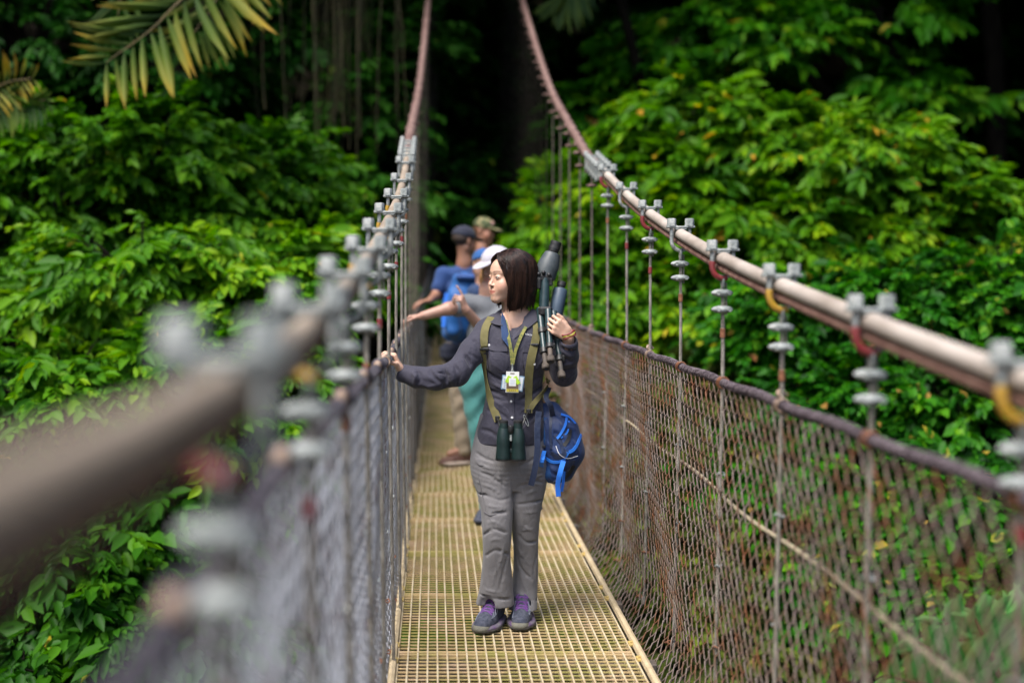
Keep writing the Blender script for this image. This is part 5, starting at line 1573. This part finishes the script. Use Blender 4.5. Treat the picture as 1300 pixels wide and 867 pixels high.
MB(ko).box(K.surf(692, 567, off=.007)[0], (.016, .006, .012), bev=.002).build('buckle', M_black, pack)
# ------------------------------------------------------------------ the people behind
M_skin2 = skin_mat('fair_skin', (.47, .27, .20), (.5, .15, .13), (.62, .24, .18), (.18, .10, .05))
M_skin3 = skin_mat('tanned_skin', (.34, .17, .11), (.35, .12, .1), (.5, .18, .13))
def cap_on(H, parent, org, m, mb_brim=None, patch=None, h=.006):
    Fc = Field(H.c - .22, H.c + .22, h)
    Fc.ell(H(0, -.014, .040), np.array([.083, .102, .082]) * H.sc, H.M, .01)
    Fc.op(lambda p: -((p - H(0, 0, .030)) @ H.u), H.c - .2, H.c + .2, .004, 'sub') if False else None
    Fc.D[:] = np.maximum(Fc.D, -((np.stack(np.meshgrid(*[(Fc.lo[k] + h * np.arange(Fc.n[k])) for k in range(3)], indexing='ij'), -1) - H(0, 0, .026)) @ (H.u + H.f * .10)))
    o = link('cap', Fc.mesh('cap', org), m, parent)
    Fb = Field(H.c - .22, H.c + .22, h * .7)
    Fb.ell(H(0, .095, .034), np.array([.068, .080, .0065]) * H.sc, np.stack([H.s, unit(H.f - H.u * .22), unit(H.u + H.f * .22)], 1), .004)
    link('cap_brim', Fb.mesh('cap_brim', org), mb_brim or m, o)
    MB(org).ball(H(0, -.014, .122), .006, 8, 6).build('cap_button', m, o)
    if patch:
        MB(org).ball(H(0, .072, .075), (.030 * H.sc, .010, .022 * H.sc), 12, 8, np.stack([H.s, unit(H.f + H.u * .45), unit(H.u - H.f * .45)], 1)).build('cap_patch', patch, o)
    return o

def figure(label, d, foot_px, zf, joints, head, mats, opts):
    """joints in pixels (px,py,dy) at depth d"""
    Q = lambda px, py, dy=0: P(px, py, d + dy)
    org = np.array([P(foot_px, 400, d)[0], d, zf])
    root = thing('person', label, 'person', tuple(org))
    s = 1400.0 / d
    J = {k: Q(*v) for k, v in joints.items()}
    H = Head(Q(*head['c']), head['face'], head.get('up', (0, 0, 1)), head.get('sc', 1.0))
    allp = np.array(list(J.values()) + [H.c])
    lo = allp.min(0) - .17; hi = allp.max(0) + .17; lo[2] = zf + .03
    B_ = Field(lo, hi, .006)
    H.sculpt(B_)
    nb = J['neck']
    B_.cone(nb, H(0, -.012, -.05), .054, .050, .02)
    g_ = opts.get('girth', 1.0)
    B_.path([nb + (0, 0, -.03), (J['shR'] + J['shL']) / 2 + (0, 0, -.12), J['hip'] + (0, 0, .12), J['hip']], [.06, .105 * g_, .10 * g_, .12 * g_], .05, e=(0, 1, 0), f=.72)
    B_.cone(J['shR'], J['shL'], .05, .05, .03)
    for s_ in ('R', 'L'):
        if 'el' + s_ in J:
            B_.path([J['sh' + s_], J['el' + s_], J['wr' + s_]], [.050 * g_, .040, .027], .02)
            hd = opts['hand' + s_]
            hand(B_, J['wr' + s_], hd[0], hd[1], s_ == 'L', hd[2], 1.0, thumb=hd[3] if len(hd) > 3 else (.6, .5))
        B_.path([J['hip'] + (.08 * (-1 if s_ == opts.get('xL', 'R') else 1), 0, -.02), J['kn' + s_], J['an' + s_]], [.082 * g_, .055, .036], .03)
        B_.cone(J['an' + s_], J['an' + s_] + np.array(opts['toe' + s_]) * .12 + (0, 0, -.03), .035, .025, .02)
    link('body', B_.mesh('body', org, {'lips': H.lips(), 'blush': H.blush(), 'brow': H.brows()}), mats['skin'], root)
    H.eyes(root, org, M_sclera, M_iris, M_lash)
    # shirt
    S_ = Field(lo, hi, .006)
    S_.path([nb + (0, 0, -.045), (J['shR'] + J['shL']) / 2 + (0, 0, -.12), J['hip'] + (0, 0, .12), J['hip'] + (0, 0, -.02)], [.062, .122 * g_, .122 * g_, .140 * g_], .05, e=(0, 1, 0), f=.76)
    S_.cone(J['shR'], J['shL'], .066, .066, .03)
    for s_ in ('R', 'L'):
        if 'el' + s_ in J:
            f_ = opts.get('sleeve', .55)
            e_ = J['sh' + s_] + (J['el' + s_] - J['sh' + s_]) * f_
            S_.cone(J['sh' + s_], e_, .064, .058, .03)
    rr = np.random.default_rng(int(d * 10))
    ph = rr.uniform(0, 6, 6)
    S_.wrinkle(lambda p: .004 * np.sin(p[..., 2] * 38 + 4 * np.sin(p[..., 0] * 14 + ph[0]) + ph[1]) * np.sin(p[..., 0] * 22 + p[..., 2] * 9 + ph[2]))
    link('shirt', S_.mesh('shirt', org), mats['shirt'], root)
    T_ = Field(lo, hi, .006)
    T_.cone(J['hip'] + (0, 0, .05), J['hip'] + (0, 0, -.05), .150 * g_, .155 * g_, .03, e=(0, 1, 0), f=.74)
    for s_ in ('R', 'L'):
        hp = J['hip'] + (.075 * (-1 if s_ == opts.get('xL', 'R') else 1), 0, -.06)
        T_.path([hp, J['kn' + s_], J['an' + s_] + (0, 0, .0)], [.092 * g_, .070, .062], .03)
    T_.wrinkle(lambda p: .004 * np.sin(p[..., 2] * 45 + 3 * np.sin(p[..., 0] * 18 + ph[3]) + ph[4]))
    link('trousers', T_.mesh('trousers', org), mats['trousers'], root)
    for s_ in ('R', 'L'):
        a = J['an' + s_]; td = unit(np.array(opts['toe' + s_], float))
        heel = np.array([a[0], a[1], zf + .002]) - td * .07; toe = heel + td * .27
        shoe(heel, toe, root, org, mats['shoe'], mats.get('toe', mats['shoe']), mats['shoe'], mats.get('sole', M_sole), h=.006, laces=False)
    return root, H, org, J

zf = lambda d: float(rise(d)) + .003
# woman in the white cap
d2 = 6.9
M_greytee = cloth('grey_tee', (.13, .14, .155), (.17, .18, .195), bump=.2)
M_teal = cloth('teal_trousers', (.05, .20, .19), (.07, .26, .24), bump=.2)
M_capw = cloth('white_cap_cloth', (.42, .41, .46), (.48, .46, .51), bump=.05)
p2, H2, o2, J2 = figure('woman in white cap, grey tee and teal trousers, arm stretched to the left fence', d2, 610, zf(d2),
    dict(neck=(622, 366), shR=(592, 388), shL=(650, 388), hip=(614, 470), elR=(570, 392, -.12), wrR=(537, 401, -.14), elL=(618, 426, -.16), wrL=(592, 394, -.28),
         knR=(612, 560, .0), anR=(621, 642, .03), knL=(634, 560, .0), anL=(640, 636, .1)),
    dict(c=(629, 337), face=(-.76, -.60, -.24), sc=1.0), dict(skin=M_skin2, shirt=M_greytee, trousers=M_teal, shoe=M_shoe),
    dict(girth=.92, toeR=(-.35, -.9, 0), toeL=(-.2, -.9, 0), handR=((-.9, .1, -.1), (-.1, -.1, -1), (.5, .5, .4), (.6, .3)), handL=((-.35, -.1, .9), (-.8, .3, -.2), [(.1, .15, .1), (1.0, 1.2, .6), (1.1, 1.2, .6), (1.2, 1.2, .6)], (.3, .6))))
cap_on(H2, p2, o2, M_capw)
M_ginger = mat('ginger_hair', (.30, .14, .05), .5, (.42, .22, .09), 50, .3, 200, stretch=(1, 1, .2))
Fh = Field(H2.c - .28, H2.c + .2, .006)
Fh.ell(H2(0, -.024, .025), (.082, .096, .082), H2.M, .01)
Fh.path([H2(.066, .025, .0), H2(.074, .045, -.07), H2(.064, .060, -.18)], [.030, .032, .020], .02)
Fh.path([H2(-.070, .02, -.0), H2(-.078, .045, -.07), H2(-.07, .075, -.17)], [.026, .028, .016], .02)
Fh.path([H2(0, -.09, .0), H2(0, -.095, -.08), H2(0, -.09, -.18)], [.045, .045, .03], .02)
Fh.ell(H2(0, .10, -.03), (.062, .07, .10), H2.M, .01, 'sub')
link('hair', Fh.mesh('hair', o2), M_ginger, p2)

# man in the navy cap
d3 = 8.9
M_bluetee = cloth('blue_tee', (.008, .035, .13), (.012, .05, .18), bump=.2)
M_khaki = cloth('khaki_trousers', (.24, .19, .13), (.32, .26, .18), bump=.2)
M_navycap = cloth('navy_cap_cloth', (.010, .014, .032), (.018, .022, .045), bump=.05)
M_brownshoe = mat('brown_shoe', (.09, .04, .03), .7, (.14, .07, .05), 30)
M_solep = mat('pale_sole', (.42, .34, .28), .7)
p3, H3, o3, J3 = figure('man in navy cap with bright blue backpack, back turned to us', d3, 592, zf(d3),
    dict(neck=(590, 333), shR=(606, 348), shL=(563, 350), hip=(588, 450), elL=(553, 376, -.05), wrL=(546, 381, -.24), knR=(600, 510, .05), anR=(600, 567, .05), knL=(584, 510, -.05), anL=(588, 570, -.08)),
    dict(c=(590, 306), face=(.80, .52, -.12), sc=1.02), dict(skin=M_skin3, shirt=M_bluetee, trousers=M_khaki, shoe=M_brownshoe, sole=M_solep),
    dict(girth=.98, xL='L', toeR=(.2, 1, 0), toeL=(-.9, -.35, 0), handL=((-.6, -.2, -.1), (0, 0, -1), (.4, .4, .3)), sleeve=.6))
cap_on(H3, p3, o3, M_navycap)
Fh = Field(H3.c - .14, H3.c + .14, .006); Fh.ell(H3(0, -.022, .018), (.079, .092, .07), H3.M, .01); Fh.ell(H3(0, .09, -.02), (.08, .08, .12), H3.M, .01, 'sub')
link('hair', Fh.mesh('hair', o3), mat('short_dark_hair', (.04, .025, .018), .6), p3)
MB(o3).box(P(585, 447, d3 + .0), (.34, .27, .16), bev=.05).build('waist_bag', M_navycap, p3)
M_bbp = cloth('bright_blue_pack', (.006, .085, .30), (.010, .12, .38), bump=.25, rough=.6)
M_bbp2 = cloth('deep_blue_pack', (.006, .05, .20), (.01, .07, .28), bump=.25, rough=.6)
bo3 = P(580, 392, d3 - .22)
bp3 = thing('backpack', 'bright blue backpack worn by the man in the navy cap', 'backpack', tuple(bo3))
K3 = Field(P(540, 450, d3) - (0, .5, 0), P(620, 335, d3) + (0, .05, 0), .006)
K3.path([P(588, 362, d3 - .19), P(584, 392, d3 - .21), P(577, 418, d3 - .22)], [.10, .125, .105], .05, e=(0, 1, 0), f=.62)
K3.path([P(573, 400, d3 - .30), P(575, 418, d3 - .30)], [.06, .065], .03)
K3.wrinkle(lambda p: .005 * np.sin(p[..., 2] * 40 + p[..., 0] * 20) * np.sin(p[..., 0] * 30))
link('pack_body', K3.mesh('pack_body', bo3), M_bbp, bp3)
MB(bo3).box(P(592, 352, d3 - .22), (.17, .14, .06), bev=.025).build('top_lid', M_bbp2, bp3)
for px_ in (566, 598):
    MB(bo3).strip(smooth_path([P(px_, 347, d3 - .06), P(px_ - 2, 342, d3 - .0), P(px_, 350, d3 + .12)], 9), .05, .012, (1, 0, 0)).build('shoulder_strap', M_bbp2, bp3)
MB(bo3).strip([P(567, 372, d3 - .305), P(564, 395, d3 - .33), P(563, 415, d3 - .35)], .03, .006, (1, 0, 0)).build('side_strap', M_bright, bp3)

# man in the camouflage cap
d4 = 10.0
M_camo = mat('camouflage_cloth', (.045, .065, .025), .85, (.16, .17, .07), 22, .1, 300, thr=(.48, .52), col3=(.24, .2, .1), detail=2)
M_olive = cloth('olive_shirt', (.07, .07, .035), (.10, .10, .05), bump=.2)
M_patch = mat('pinkish_patch', (.62, .40, .34), .7, (.5, .25, .2), 80)
p4, H4, o4, J4 = figure('man in camouflage cap standing farthest back on the bridge', d4, 612, zf(d4),
    dict(neck=(612, 316), shR=(635, 330), shL=(590, 330), hip=(612, 420), elR=(640, 366), wrR=(636, 396, -.08), knR=(619, 482), anR=(620, 535), knL=(604, 482), anL=(603, 538)),
    dict(c=(615, 293), face=(.80, -.50, -.15), sc=1.02), dict(skin=M_skin3, shirt=M_olive, trousers=M_olive, shoe=M_brownshoe),
    dict(xL='L', toeR=(.2, -1, 0), toeL=(-.2, -1, 0), handR=((0, -.2, -1), (-1, 0, 0), (.3, .3, .2))))
cap_on(H4, p4, o4, M_camo, patch=M_patch)
# person in the plain blue cap, almost hidden
d5 = 7.9
M_bluecap = cloth('blue_cap_cloth', (.010, .08, .26), (.015, .10, .32), bump=.05)
p5, H5, o5, J5 = figure('person in plain blue cap half hidden between the white cap and the navy cap', d5, 616, zf(d5),
    dict(neck=(616, 358), shR=(604, 372), shL=(634, 374), hip=(618, 462), elL=(640, 415), wrL=(636, 440, -.1), knR=(613, 535), anR=(613, 600), knL=(624, 535), anL=(624, 602)),
    dict(c=(613, 336), face=(-.25, .95, -.12), sc=.95), dict(skin=M_skin2, shirt=M_navy, trousers=M_navycap, shoe=M_brownshoe),
    dict(girth=.8, xL='R', toeR=(-.1, 1, 0), toeL=(.1, 1, 0), handL=((0, -.2, -1), (-1, 0, 0), (.3, .3, .2))))
cap_on(H5, p5, o5, M_bluecap)
